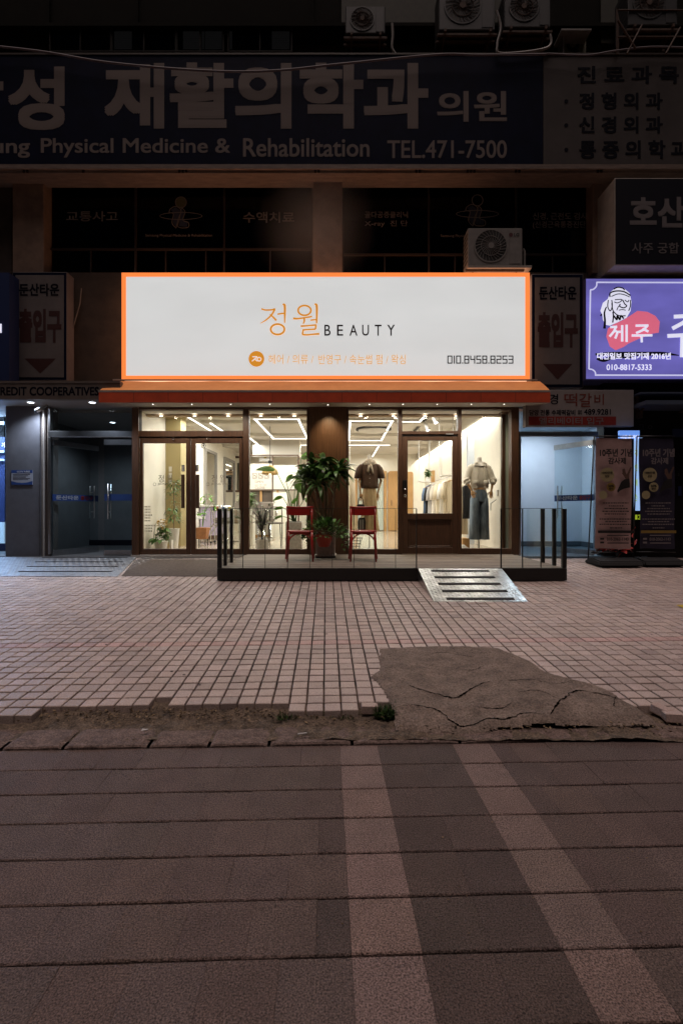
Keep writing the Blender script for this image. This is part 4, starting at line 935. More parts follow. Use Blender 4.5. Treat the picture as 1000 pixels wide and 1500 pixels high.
for pts in ([(905, 440), (1100, 430)], [(1080, 440), (1000, 500), (890, 560)], [(1010, 490), (1120, 540)], [(840, 635), (1160, 620)], [(990, 640), (985, 850)]): stroke(m, [cj(*p) for p in pts], 5.6, YJ - .001, k, .001); k += 1
text(m, '대전일보 맛집기재 2016년', 874, 982, 516.5, 526.5, YJ - .001, .03, .0045); text(m, '010-8817-5333', 888, 954, 533.5, 542, YJ, .012)
m.build('lettering', 'jejuw', o)
# elevator entrance sign
YE = 7.86
o = thing('elevator_sign', 'white and red sign with brush lettering under the right arrow sign', 'sign', (X(850, YE), YE, Zp(624, YE)))
m = MB(); m.pbox(771, 928, 571, 624.5, YE, .10); m.build('panel', mat('dim_white_panel', (.26, .235, .23), .5, nscale=3, namt=.12), o, bevel=.004)
m = MB(); m.pbox(774, 902, 610, 622.5, YE - .002, .0018); m.build('red_band', mat('dim_red_film', (.24, .022, .016), .5), o)
m = MB(); m.pbox(769.5, 771.5, 571, 625, YE - .01, .12); m.build('edge_trim', 'letterb', o)
sign_letters(o, [('엘리베이터 입구', 789, 884, 611.3, 621.7, .012)], YE - .002, 'banw', 'band_lettering')
sign_letters(o, [('담양 전통 수제떡갈비', 775, 842, 600, 608.5, .02), ('문의\n예약', 846, 852, 600.5, 607.5, .01), ('489.9281', 855, 894, 599, 607.5, .012)], YE, 'letterd')
m = MB(); text(m, '경', 804, 817, 577, 592, YE, .01); m.build('dark_brush_lettering', 'letterd', o)
m = MB(); text(m, '떡', 826, 845, 576, 595, YE, .006); text(m, '갈', 848, 866, 576, 596, YE, .006); text(m, '비', 870, 884, 577, 593, YE, .006); m.build('red_brush_lettering', mat('dim_red_letter', (.17, .03, .02), .6), o)
# ================================================================== OUTDOOR UNITS AND CABLES
def ac_unit(px0, px1, py0, py1, Y, dep, lab, mt, dark, lod=0, fan=.32):
    x0, x1, z0, z1 = X(px0, Y), X(px1, Y), Zp(py1, Y), Zp(py0, Y); hgt = z1 - z0; wd = x1 - x0
    o = thing('outdoor_unit', lab, 'air conditioner', ((x0 + x1) / 2, Y, z0), 'outdoor air conditioning units')
    m = MB(); m.box(x0, x1, Y, Y + dep, z0, z1); m.build('casing', mt, o, bevel=.012)
    cx, cz, r = x0 + wd * .42, z0 + hgt * .53, min(hgt * .43, wd * fan)
    m = MB()
    def rg(rad, w_, dy):
        n = 28; vs = []
        for k in range(n):
            c, s = math.cos(2 * math.pi * k / n), math.sin(2 * math.pi * k / n)
            for q in (rad - w_ / 2, rad + w_ / 2):
                for e in (dy, dy + .008): vs.append((cx + q * c, Y - e, cz + q * s))
        fs = []
        for k in range(n):
            a, b = k * 4, ((k + 1) % n) * 4; fs += [(a + 1, a + 3, b + 3, b + 1), (a, a + 1, b + 1, b), (a + 2, b + 2, b + 3, a + 3)]
        m.add(vs, fs)
    rg(r, .022, .0); m.build('fan_ring', mt, o)
    m = MB(); m.add([(cx + r * .98 * math.cos(2 * math.pi * k / 28), Y - .002, cz + r * .98 * math.sin(2 * math.pi * k / 28)) for k in range(28)], [tuple(range(28))]); m.build('fan_opening', dark, o)
    m = MB()
    for k in range(26):
        a = 2 * math.pi * k / 26
        pts = [(cx + r * q * math.cos(a + .55 * q), Y - .006 - .002 * (k % 2), cz + r * q * math.sin(a + .55 * q)) for q in (.2, .45, .7, .97)]
        m.tube(pts, .0035, 4)
    m.lathe([(.001, 0), (r * .18, 0), (r * .18, .01), (.001, .01)], 0, 0, 16); k0 = len(m.v) - 64
    for q in range(k0, len(m.v)): a, b, c = m.v[q]; m.v[q] = (cx + a, Y - .016 + c, cz + b)
    rg(r * .6, .006, .004); m.build('fan_grille', mt if mt == 'accase' else 'rust', o)
    m = MB(); m.box(x0 + wd * .76, x1 - wd * .04, Y - .006, Y, z0 + hgt * .05, z1 - hgt * .06); m.build('service_panel', mt, o, bevel=.003)
    m = MB()
    for q in range(7): m.box(x0 - .004, x0 - .0005, Y + .03, Y + dep - .03, z0 + hgt * (.12 + q * .12), z0 + hgt * (.12 + q * .12) + hgt * .05)
    m.build('side_louvre', dark, o)
    m = MB()
    for q in (x0 + .08, x1 - .1): m.box(q, q + .035, Y - .03, YW, z0 - .05, z0 - .002)
    for q in (0, .12, dep - .04): m.box(x0 - .03, x1 + .03, Y + q, Y + q + .04, z0 - .085, z0 - .051)
    for q in (x0 + .08, x1 - .1): m.tube([(q + .017, Y + .03, z0 - .07), (q + .017, YW, z0 - .20)], .014, 6)
    m.build('wall_bracket', 'rust', o)
    return o, (x0, x1, z0, z1)
lg, bx = ac_unit(685, 765, 333.5, 389, 7.95, .30, 'pale outdoor unit standing on the top edge of the lit shop sign', 'accase', 'acdark')
m = MB(); m.box(X(684, 7.95), X(777, 7.95), 7.90, 8.30, Zp(394, 7.95), Zp(390.5, 7.95)); m.build('base_plate', 'beige', lg)
m = MB(); text(m, 'LG', 752.5, 760, 341, 346, 7.943, .03); m.build('badge_lettering', 'acdark', lg); m = MB(); disc(m, 748, 343.5, 3, 7.944); m.build('badge', mat('dull_red_badge', (.08, .02, .025), .5), lg)
m = MB(); m.tube([(X(765.5, 8.05), 8.05, Zp(362, 8)), (X(768, 8.05), 8.05, Zp(366, 8)), (X(768, 8.05), 8.05, Zp(388, 8))], .02, 8); m.build('pipe_cover', 'accase', lg)
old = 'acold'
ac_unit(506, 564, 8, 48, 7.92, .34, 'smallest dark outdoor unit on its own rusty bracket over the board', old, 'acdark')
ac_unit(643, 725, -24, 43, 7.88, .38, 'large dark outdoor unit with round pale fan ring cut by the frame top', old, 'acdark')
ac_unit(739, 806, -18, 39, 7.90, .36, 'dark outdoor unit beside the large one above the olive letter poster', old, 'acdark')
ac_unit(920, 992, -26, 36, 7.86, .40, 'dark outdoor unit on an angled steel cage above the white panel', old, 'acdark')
m = MB()
for q in range(6):
    xq = X(909 + q * 2.2, 7.7); m.tube([(xq, 7.82 + q * .03, Zp(60 - q * 3, 7.6)), (xq, 7.82 + q * .03, Zp(-10, 7.6))], .008, 5)
for q in ((905, 30, 930, 70), (918, 78, 940, 36), (975, 78, 996, 40)): m.tube([(X(q[0], 7.7), 7.7, Zp(q[1], 7.7)), (X(q[2], 7.7), 7.7, Zp(q[3], 7.7))], .016, 6)

for zq in (0, 40): m.tube([(X(905, 7.85), 7.85, Zp(zq, 7.7)), (X(1000, 7.85), 7.85, Zp(zq, 7.7))], .012, 6)
tag(m.build('steel_cage', 'rust'), 'rusty steel cage bars around the unit above the white panel', 'cage')
o = thing('letter_poster', 'olive poster with a big letter Q above the navy signboard', 'poster', (X(843, 8.2), 8.2, Zp(80, 8.2)))
m = MB(); m.pbox(826, 858, 53, 79, 8.24, .02); m.build('sheet', 'q', o); m = MB(); text(m, 'Q', 829, 848, 54, 78, 8.24, .05); text(m, 'e', 851, 858, 52, 60, 8.24, .0); m.build('lettering', 'letterd', o)
m = MB(); m.pbox(822, 866, 41, 43.5, 8.0, .3); m.pbox(824.5, 826, 43.4, 80, 8.1, .2); tag(m.build('shelf_bracket', 'accase'), 'thin pale shelf with bracket over the olive letter poster', 'shelf')
def cab(pts, r, lab, mt='cable'):
    m = MB(); P = smooth_pts([(p[0], p[1]) for p in pts], 1, 12)
    m.tube([(X(a, pts[0][2]), pts[0][2], Zp(b, pts[0][2])) for a, b, _ in P], r, 6); return tag(m.build('cable', mt), lab, 'cable')
cab([(-60, 62, 7.8), (55, 74, 0), (160, 91, 0), (300, 103, 0), (400, 103, 0), (500, 93, 0), (640, 79.5, 0), (700, 80, 0), (800, 79, 0)], .016, 'long sagging pale cable strung across the navy signboard')
cab([(800, 78, 7.82), (860, 80, 0), (900, 74, 0), (960, 68, 0), (1060, 72, 0)], .013, 'cable running along the top of the white sign panel')
cab([(574, 34, 8.1), (575, 52, 0), (574, 70, 0), (580, 80, 0)], .022, 'drain hose hanging beside the smallest outdoor unit', 'accase')
cab([(727, 15, 7.85), (733, 40, 0), (728, 65, 0), (735, 78, 0), (800, 70, 0), (806, 50, 0)], .020, 'looped drain hose between the two big outdoor units', 'accase')

# ================================================================== DECK TERRACE, RAMPS
YP, ZD = 6.15, Zp(832.3, 6.15)
x0, x1 = X(318, YP), X(830, YP)
tr_ = thing('deck_terrace', 'low wooden deck with black skirt and glass railing before the shop', 'deck', ((x0 + x1) / 2, YP, gZ(YP)))
m = MB(); yy = YP + .012; i = 0
while yy < 8.02:
    xs = x0 + .01
    while xs < x1 - .02:
        xe = min(xs + R.uniform(1.2, 2.4), x1 - .01); k = R.uniform(.82, 1.15)
        m.box(xs, xe - .003, yy, yy + .132, ZD - .025, ZD + R.uniform(-.001, .001), (k, k * .99, k * .97)); xs = xe
    yy += .137
m.build('deck_boards', 'deck', tr_)
m = MB(); m.box(x0, x1, YP, YP + .03, ZD - .158, ZD - .002); m.box(x0, x0 + .03, YP + .03, 8.03, ZD - .158, ZD - .027); m.box(x1 - .03, x1, YP + .03, 8.03, ZD - .158, ZD - .027); m.box(x0 + .03, x1 - .03, YP + .9, YP + .95, ZD - .158, ZD - .03); m.build('skirt', 'skirt', tr_)
for px in (334, 450, 560, 690, 800):
    m = MB(); xx = X(px, YP + .06); m.lathe([(.025, gZ(YP + .06)), (.025, ZD - .157)], xx, YP + .06, 12); m.lathe([(.016, ZD - .03), (.016, ZD - .1)], xx, YP + .5, 8); m.build('foot', 'beige', tr_)
zr = Zp(745.2, YP)
def gpanel(xa, ya, xb, yb):
    m = MB()
    if abs(xb - xa) > abs(yb - ya): m.box(xa + .003, xb - .003, ya, ya + .01, ZD + .002, zr)
    else: m.box(xa, xa + .01, ya + .003, yb - .003, ZD + .002, zr)
    return m.build('glass_panel', 'rail', tr_)
def bar(px, w_=.006, z1=None):
    m = MB(); xx = X(px, YP); m.box(xx - w_ / 2, xx + w_ / 2, YP + .004, YP + .022, ZD + .002, (z1 or zr) - .001); m.build('railing_bar', 'black', tr_)
jn = [323.5, 355.5, 388, 421, 454, 486.5, 518.3, 548.6, 579.3, 610]
for a, b in zip(jn, jn[1:]): gpanel(X(a, YP), YP + .008, X(b, YP), YP + .008)
for q in jn[1:-1]: bar(q)
bar(610, .012); bar(734, .014); bar(765.5, .010); bar(792.5, .006)
for a, b in ((734, 765.5), (765.5, 792.5), (792.5, 824)): gpanel(X(a, YP), YP + .008, X(b, YP), YP + .008)
def post(x, y, w_, d_): 
    m = MB(); m.box(x, x + w_, y, y + d_, ZD + .001, zr); m.build('railing_post', 'black', tr_, bevel=.003)
post(x0, YP, .052, .052); post(x1 - .052, YP, .052, .052)
for k, yy in enumerate((6.42, 6.78)):
    post(x0 + .012, yy, .044, .044); post(x1 - .056, yy, .044, .044)
for xx in (x0 + .028, x1 - .038):
    gpanel(xx, YP + .055, xx, 6.42); gpanel(xx, 6.466, xx, 6.78); gpanel(xx, 6.826, xx, 7.4)
m = MB(); m.box(x0 + .055, X(610, YP), YP + .005, YP + .02, zr + .0005, zr + .007); m.box(X(734, YP), x1 - .055, YP + .005, YP + .02, zr + .0005, zr + .007); m.build('handrail', mat('green_glass_edge', (.035, .05, .042), .3), tr_)
# tread plate ramp
def diamond(mb, quad, nx, ny, h=.003):
    """raised lens shaped studs, laid in alternate directions on the plate"""
    A, B_, C_, D_ = [Vector(p) for p in quad]; nrm = (B_ - A).cross(D_ - A).normalized()
    for j in range(ny):
        for i in range(nx):
            u, v = (i + .5) / nx, (j + .5) / ny; c = A + (B_ - A) * u + (D_ - A) * v
            ex = (B_ - A).normalized(); ey = nrm.cross(ex)
            s = 1 if (i + j) % 2 else -1; a = (ex + ey * s).normalized(); b = nrm.cross(a)
            l, w_ = (B_ - A).length / nx * .46, (B_ - A).length / nx * .16
            P = [c - a * l, c - b * w_, c + a * l, c + b * w_]; mb.add(P + [c + nrm * h + a * l * .3, c + nrm * h - a * l * .3], [(0, 1, 5), (1, 2, 4, 5), (2, 3, 4), (3, 0, 5, 4)])
rp = thing('ramp', 'shiny aluminium tread plate ramp with black grip strips at the deck edge', 'ramp', (1.5, 5.6, gZ(5.5)))
xa, xb, ya, yb = .984, 2.03, 5.10, YP - .004; za, zb2 = gZ(5.10) + .006, ZD - .004
sk = (zb2 - za) / (yb - ya); xt, xbm = 2.062, 1.985            # the plate narrows a little towards the street
m = MB(); m.add([(xa, ya, za), (xbm, ya, za), (xt, yb, zb2), (xa, yb, zb2), (xa, ya + .02, za - .004), (xbm, ya + .02, za - .004), (xt, yb, zb2 - .006), (xa, yb, zb2 - .006)], [(0, 1, 2, 3), (4, 7, 6, 5), (0, 4, 5, 1), (1, 5, 6, 2), (2, 6, 7, 3), (3, 7, 4, 0)])
for x_a, x_b in ((xa, xa), (xbm - .006, xt - .006)):
    A8 = [(x_a, ya + .05, za + .05 * sk - .006), (x_b, yb, zb2 - .007), (x_b, yb, gZ(yb) + .004), (x_a, ya + .05, gZ(ya) + .002)]; m.add(A8 + [(x + .005, y, z) for x, y, z in A8], [(0, 1, 2, 3), (4, 7, 6, 5), (0, 4, 5, 1), (1, 5, 6, 2), (2, 6, 7, 3), (3, 7, 4, 0)])
rampp = m.build('plate', 'tread', rp)
xb = 1.985
m = MB(); diamond(m, [(xa + .01, ya + .01, za + .01 * sk + .0008), (xb - .01, ya + .01, za + .01 * sk + .0008), (xt - .01, yb - .01, zb2 - .01 * sk + .0008), (xa + .01, yb - .01, zb2 - .01 * sk + .0008)], 24, 24, .004); m.build('studs', 'tread', rp)
m = MB()
for k in range(5):
    y = ya + .04 + k * (yb - ya - .13) / 4.15; h = .006
    m.add([(xa + .15, y, za + (y - ya) * sk + h), (xb - .12, y, za + (y - ya) * sk + h), (xb - .12, y + .052, za + (y + .052 - ya) * sk + h), (xa + .15, y + .052, za + (y + .052 - ya) * sk + h)] +
          [(xa + .15, y, za + (y - ya) * sk), (xb - .12, y, za + (y - ya) * sk), (xb - .12, y + .052, za + (y + .052 - ya) * sk), (xa + .15, y + .052, za + (y + .052 - ya) * sk)], [(0, 1, 2, 3), (0, 4, 5, 1), (1, 5, 6, 2), (2, 6, 7, 3), (3, 7, 4, 0)])
m.build('grip_strips', 'rubber', rp)
rq = thing('ramp', 'dull wide tread plate ramp lying before the grey entrance', 'ramp', (-4.2, 7.2, gZ(7.2)))
def gr(px, py, dz): Y = gY(py); return (X(px, Y), Y, gZ(Y) + dz)
q = [gr(-160, 844.5, .006), gr(172, 845, .006), (X(200, 8.05), 8.05, zf - .003), (X(-60, 8.05), 8.05, zf - .003)]
m = MB(); m.add(q + [(x, y, z - .02) for x, y, z in q], [(0, 1, 2, 3), (0, 4, 5, 1), (1, 5, 6, 2), (3, 7, 4, 0)]); m.build('plate', 'treadg', rq)
m = MB(); diamond(m, [(q[0][0] + .3, q[0][1] + .02, q[0][2] + .001), (q[1][0] - .05, q[1][1] + .02, q[1][2] + .001), None or (q[1][0] - .05, 8.0, zf - .002), (q[0][0] + .3, 8.0, zf - .002)], 56, 18); m.build('studs', 'treadg', rq)
m = MB()
for k, (a, b, yv) in enumerate(((28, 164, 838.5), (40, 172, 831.5), (52, 180, 825), (62, 187, 819))):
    Y = gY(yv); t0 = (Y - q[0][1]) / (8.05 - q[0][1]); z = q[0][2] + (q[2][2] - q[0][2]) * t0 + .003; m.box(X(a, Y), X(b, Y), Y - .018, Y + .018, z, z + .005)
m.build('grip_strips', 'rubber', rq)
m = MB(); q = [gr(178, 844.5, .008), gr(340, 845, .008), (X(345, 7.85), 7.85, gZ(7.85) + .012), (X(199, 7.85), 7.85, gZ(7.85) + .012)]
A, B_, D_ = Vector(q[0]), Vector(q[1]), Vector(q[3]); C_ = Vector(q[2]); m.add(q + [(x, y, z - .012) for x, y, z in q], [(0, 1, 2, 3), (0, 4, 5, 1), (1, 5, 6, 2), (3, 7, 4, 0)])
for j in range(22):
    for i in range(26):
        def at(u, v): p = (A + (B_ - A) * u) * (1 - v) + (D_ + (C_ - D_) * u) * v; return p
        s = 1 if (i + j) % 2 else -1; c = at((i + .5) / 26, (j + .5) / 22); e = at((i + .95) / 26, (j + .5 + .36 * s) / 22); f = at((i + .05) / 26, (j + .5 - .36 * s) / 22)
        w_ = Vector((0, .010, 0)); up = Vector((0, 0, .004)); m.add([f - w_, e - w_, e + w_, f + w_, f + up, e + up], [(0, 1, 5, 4), (2, 3, 4, 5)])
tag(m.build('door_mat', 'mat_'), 'brown ribbed mat laid before the glass double doors', 'door mat')
# ------------------------------------------------------------------ red chairs
def make_chair():
    o = thing('red_chair', 'red bistro chair on the deck left of the potted tree', 'chair', (0, 0, 0), 'red bistro chairs')
    m = MB()   # seat with a dished, rounded outline
    pr = []
    for k in range(28):
        a = 2 * math.pi * k / 28; c, s = math.cos(a), math.sin(a)
        pr.append((.20 * math.copysign(abs(c) ** .45, c), .195 * math.copysign(abs(s) ** .5, s)))
    m.loft([[(x * q, y * q, z) for x, y in pr] for q, z in ((.97, .418), (1, .426), (1, .440), (.97, .447), (.55, .440))]); m.build('seat', 'red', o, smooth=False, local=True)
    for s in (-1, 1):
        m = MB(); m.tube([(s * .165, -.155, .425), (s * .17, -.165, .25), (s * .185, -.185, 0)], [.019, .018, .012], 10); m.build('leg', 'red', o, smooth=True, local=True)
        m = MB(); m.tube([(s * .215, .235, 0), (s * .195, .185, .22), (s * .183, .165, .43), (s * .180, .185, .60), (s * .185, .205, .77)], [.012, .016, .018, .016, .013], 10); m.build('leg', 'red', o, smooth=True, local=True)
    m = MB()
    n = 10
    def brow(dy, z): return [(.205 * (i / n * 2 - 1), .205 + dy - .035 * (1 - (i / n * 2 - 1) ** 2) * -1, z + .008 * (i / n * 2 - 1) ** 2) for i in range(n + 1)]
    fr_, bk_ = brow(-.011, 0), brow(.011, 0); vs = []
    for z in (.665, .80):
        for ring_ in (fr_, bk_): vs += [(x, y, zz + z) for x, y, zz in ring_]
    N = n + 1; fs = []
    for i in range(n):
        fs += [(i, i + 1, 2 * N + i + 1, 2 * N + i), (N + i + 1, N + i, 3 * N + i, 3 * N + i + 1), (2 * N + i, 2 * N + i + 1, 3 * N + i + 1, 3 * N + i), (i + 1, i, N + i, N + i + 1)]
    fs += [(0, 2 * N, 3 * N, N), (n, N + n, 3 * N + n, 2 * N + n)]
    m.add(vs, fs); m.build('backrest', 'red', o, bevel=.005, local=True)
    m = MB(); m.tube([(.178 * math.cos(math.pi * k / 14), -.163 - .008 * (1 - math.sin(math.pi * k / 14)), .235 + .175 * math.sin(math.pi * k / 14)) for k in range(15)], .011, 8); m.build('leg_arch', 'red', o, smooth=True, local=True)
    m = MB()
    for s in (-1, 1): m.tube([(s * .172, -.16, .40), (s * .18, .165, .40)], .012, 6)
    m.tube([(-.165, -.15, .405), (.165, -.15, .405)], .013, 6); m.build('seat_rail', 'red', o, smooth=True, local=True)
    return o
c1 = make_chair(); c1.location = (X(439.5, 7.1), 7.08, ZD + .001); c1.rotation_euler = (0, 0, .10)
dup(c1, (X(531.5, 7.1), 7.08, ZD + .001), 'red bistro chair on the deck under the brown bloused mannequin', -.03)
# ------------------------------------------------------------------ potted tree and hanging pot
YT = 7.62
o = thing('potted_tree', 'bushy dark strap leaved tree in square grey pot by the walnut pillar', 'potted tree', (X(477, YT), YT, ZD))
xc = X(477, YT); hw = .155
m = MB(); m.loft([[(xc + a * w_, YT + b * w_, z) for a, b in ((-1, -1), (1, -1), (1, 1), (-1, 1))] for w_, z in ((hw * .94, ZD + .05), (hw, ZD + .40), (hw * .9, ZD + .40), (hw * .88, ZD + .36))]); m.build('pot', 'grey', o, bevel=.008)
m = MB(); m.box(xc - .17, xc + .17, YT - .17, YT + .17, ZD + .018, ZD + .048); m.build('saucer', 'grey', o, bevel=.012)
m = MB(); m.box(xc - .15, xc + .15, YT - .15, YT + .15, ZD + .001, ZD + .018); m.build('caster_base', 'black', o)
m = MB(); m.box(xc - hw * .87, xc + hw * .87, YT - hw * .87, YT + hw * .87, ZD + .355, ZD + .366); m.build('soil', 'soil', o)
trk = MB(); heads = []
for (bx_, by_, tx_, ty_, hz, r) in ((-.03, 0, -.20, -.03, 1.38, .036), (.03, .03, -.04, .05, 1.54, .030), (.02, -.05, .16, -.06, 1.34, .017), (-.04, .05, -.36, .03, 1.26, .018), (.05, .0, .22, .06, 1.44, .016), (-.02, -.06, -.12, -.16, 1.20, .015), (.0, .05, -.22, .10, 1.50, .014)):
    P = [(xc + bx_, YT + by_, ZD + .36)]
    for k in range(1, 6): u = k / 5; P.append((xc + bx_ + (tx_ - bx_) * u ** 1.2 + .012 * math.sin(k * 2 + bx_ * 90), YT + by_ + (ty_ - by_) * u, ZD + .36 + (hz - .36 - 0.0) * u))
    trk.tube(P, [r * 1.15, r, r * .95, r * .9, r * .85, r * .75], 9); heads.append((Vector(P[-1]), Vector(P[-2])))
trk.build('trunk', 'bark', o, smooth=True)
m = MB()
for hi, (p, q) in enumerate(heads):
    n = (34, 36, 26, 28, 28, 24, 26)[hi]
    for k in range(n):
        a = k * 2.4 + R.uniform(-.3, .3); el = R.uniform(-.5, .95) if k > 4 else R.uniform(.7, 1.2)
        base = p + (q - p) * R.uniform(-.08, .55); kk = R.choice((.55, .8, 1, 1.2, 1.5)) * R.uniform(.85, 1.15)
        m.leaf(base, (math.cos(a) * math.cos(el), math.sin(a) * math.cos(el) * .8, math.sin(el)), R.uniform(.24, .40), R.uniform(.062, .098), R.uniform(1.0, 2.4), 7, (kk, kk, kk * R.uniform(.8, 1.1)), .22, .62)
m.leaf((xc - .06, YT, ZD + .62), (-.6, -.3, .9), .2, .03, .5, 6, (1.2, 1.2, 1)); m.leaf((xc - .05, YT, ZD + .58), (-.2, -.5, .5), .12, .03, .5, 6, (1, 1, 1))
m.build('foliage', 'leaf', o, smooth=True)
yk = 7.30
o = thing('hanging_plant', 'leafy shrub in a red bowl pot hooked before the grey pot', 'potted plant', (X(474, yk), yk, Zp(801, yk)))
xk, zk = X(474.5, yk), Zp(801, yk); rt = .145
m = MB(); m.lathe([(.001, zk), (.072, zk), (.085, zk + .01), (rt * .98, zk + .155), (rt * 1.06, zk + .158), (rt * 1.06, zk + .185), (rt * .95, zk + .185), (rt * .93, zk + .16), (.001, zk + .15)], xk, yk, 28, cap=False); m.build('pot', 'redpot', o, smooth=False)
m = MB()
for s in (-1, 1): m.tube([(xk + s * .10, yk + rt * .9, zk + .165), (xk + s * .10, YT - hw - .02, ZD + .41), (xk + s * .10, YT - hw + .01, ZD + .415), (xk + s * .10, YT - hw + .02, ZD + .385)], .005, 6)
m.build('hook', 'black', o)
m = MB()
for k in range(420):
    a = R.uniform(0, 6.28); el = R.uniform(-.5, 1.45); rr = R.uniform(.35, 1) ** .6
    c = Vector((xk + math.cos(a) * math.cos(el) * .36 * rr, yk + math.sin(a) * math.cos(el) * .25 * rr, zk + .21 + math.sin(el) * .20 * rr))
    kk = R.choice((.5, .8, 1.1, 1.6, 2.0)); d_ = (c - Vector((xk, yk, zk + .1))).normalized() + Vector((R.uniform(-.5, .5), R.uniform(-.5, .5), R.uniform(-.4, .4)))
    m.leaf(c, d_, R.uniform(.06, .10), R.uniform(.042, .066), R.uniform(.3, 1.2), 4, (kk, kk, kk), .2)
for (ax, ln) in ((-.26, .20), (.30, .26), (.36, .20), (-.33, .1)):
    for k in range(7):
        kk = R.uniform(1, 2); m.leaf((xk + ax + R.uniform(-.03, .03), yk - .05, zk + .2 - ln * k / 7), (R.uniform(-1, 1), -.4, R.uniform(-.6, .3)), .06, .042, .6, 4, (kk, kk, kk))
m.build('foliage', 'leaf', o, smooth=True)
m = MB()
for k in range(26): a = k * .242; m.tube([(xk, yk, zk + .15), (xk + math.cos(a) * .12, yk + math.sin(a) * .10, zk + .24), (xk + math.cos(a) * .24, yk + math.sin(a) * .19, zk + .24 + .09 * math.sin(k * 2.1))], .004, 5)
for ax, ln in ((-.26, .20), (.30, .26), (.36, .2)): m.tube([(xk + ax * .7, yk, zk + .24), (xk + ax, yk - .04, zk + .2), (xk + ax + .01, yk - .05, zk + .2 - ln)], .003, 5)
m.build('stems', 'bark', o)

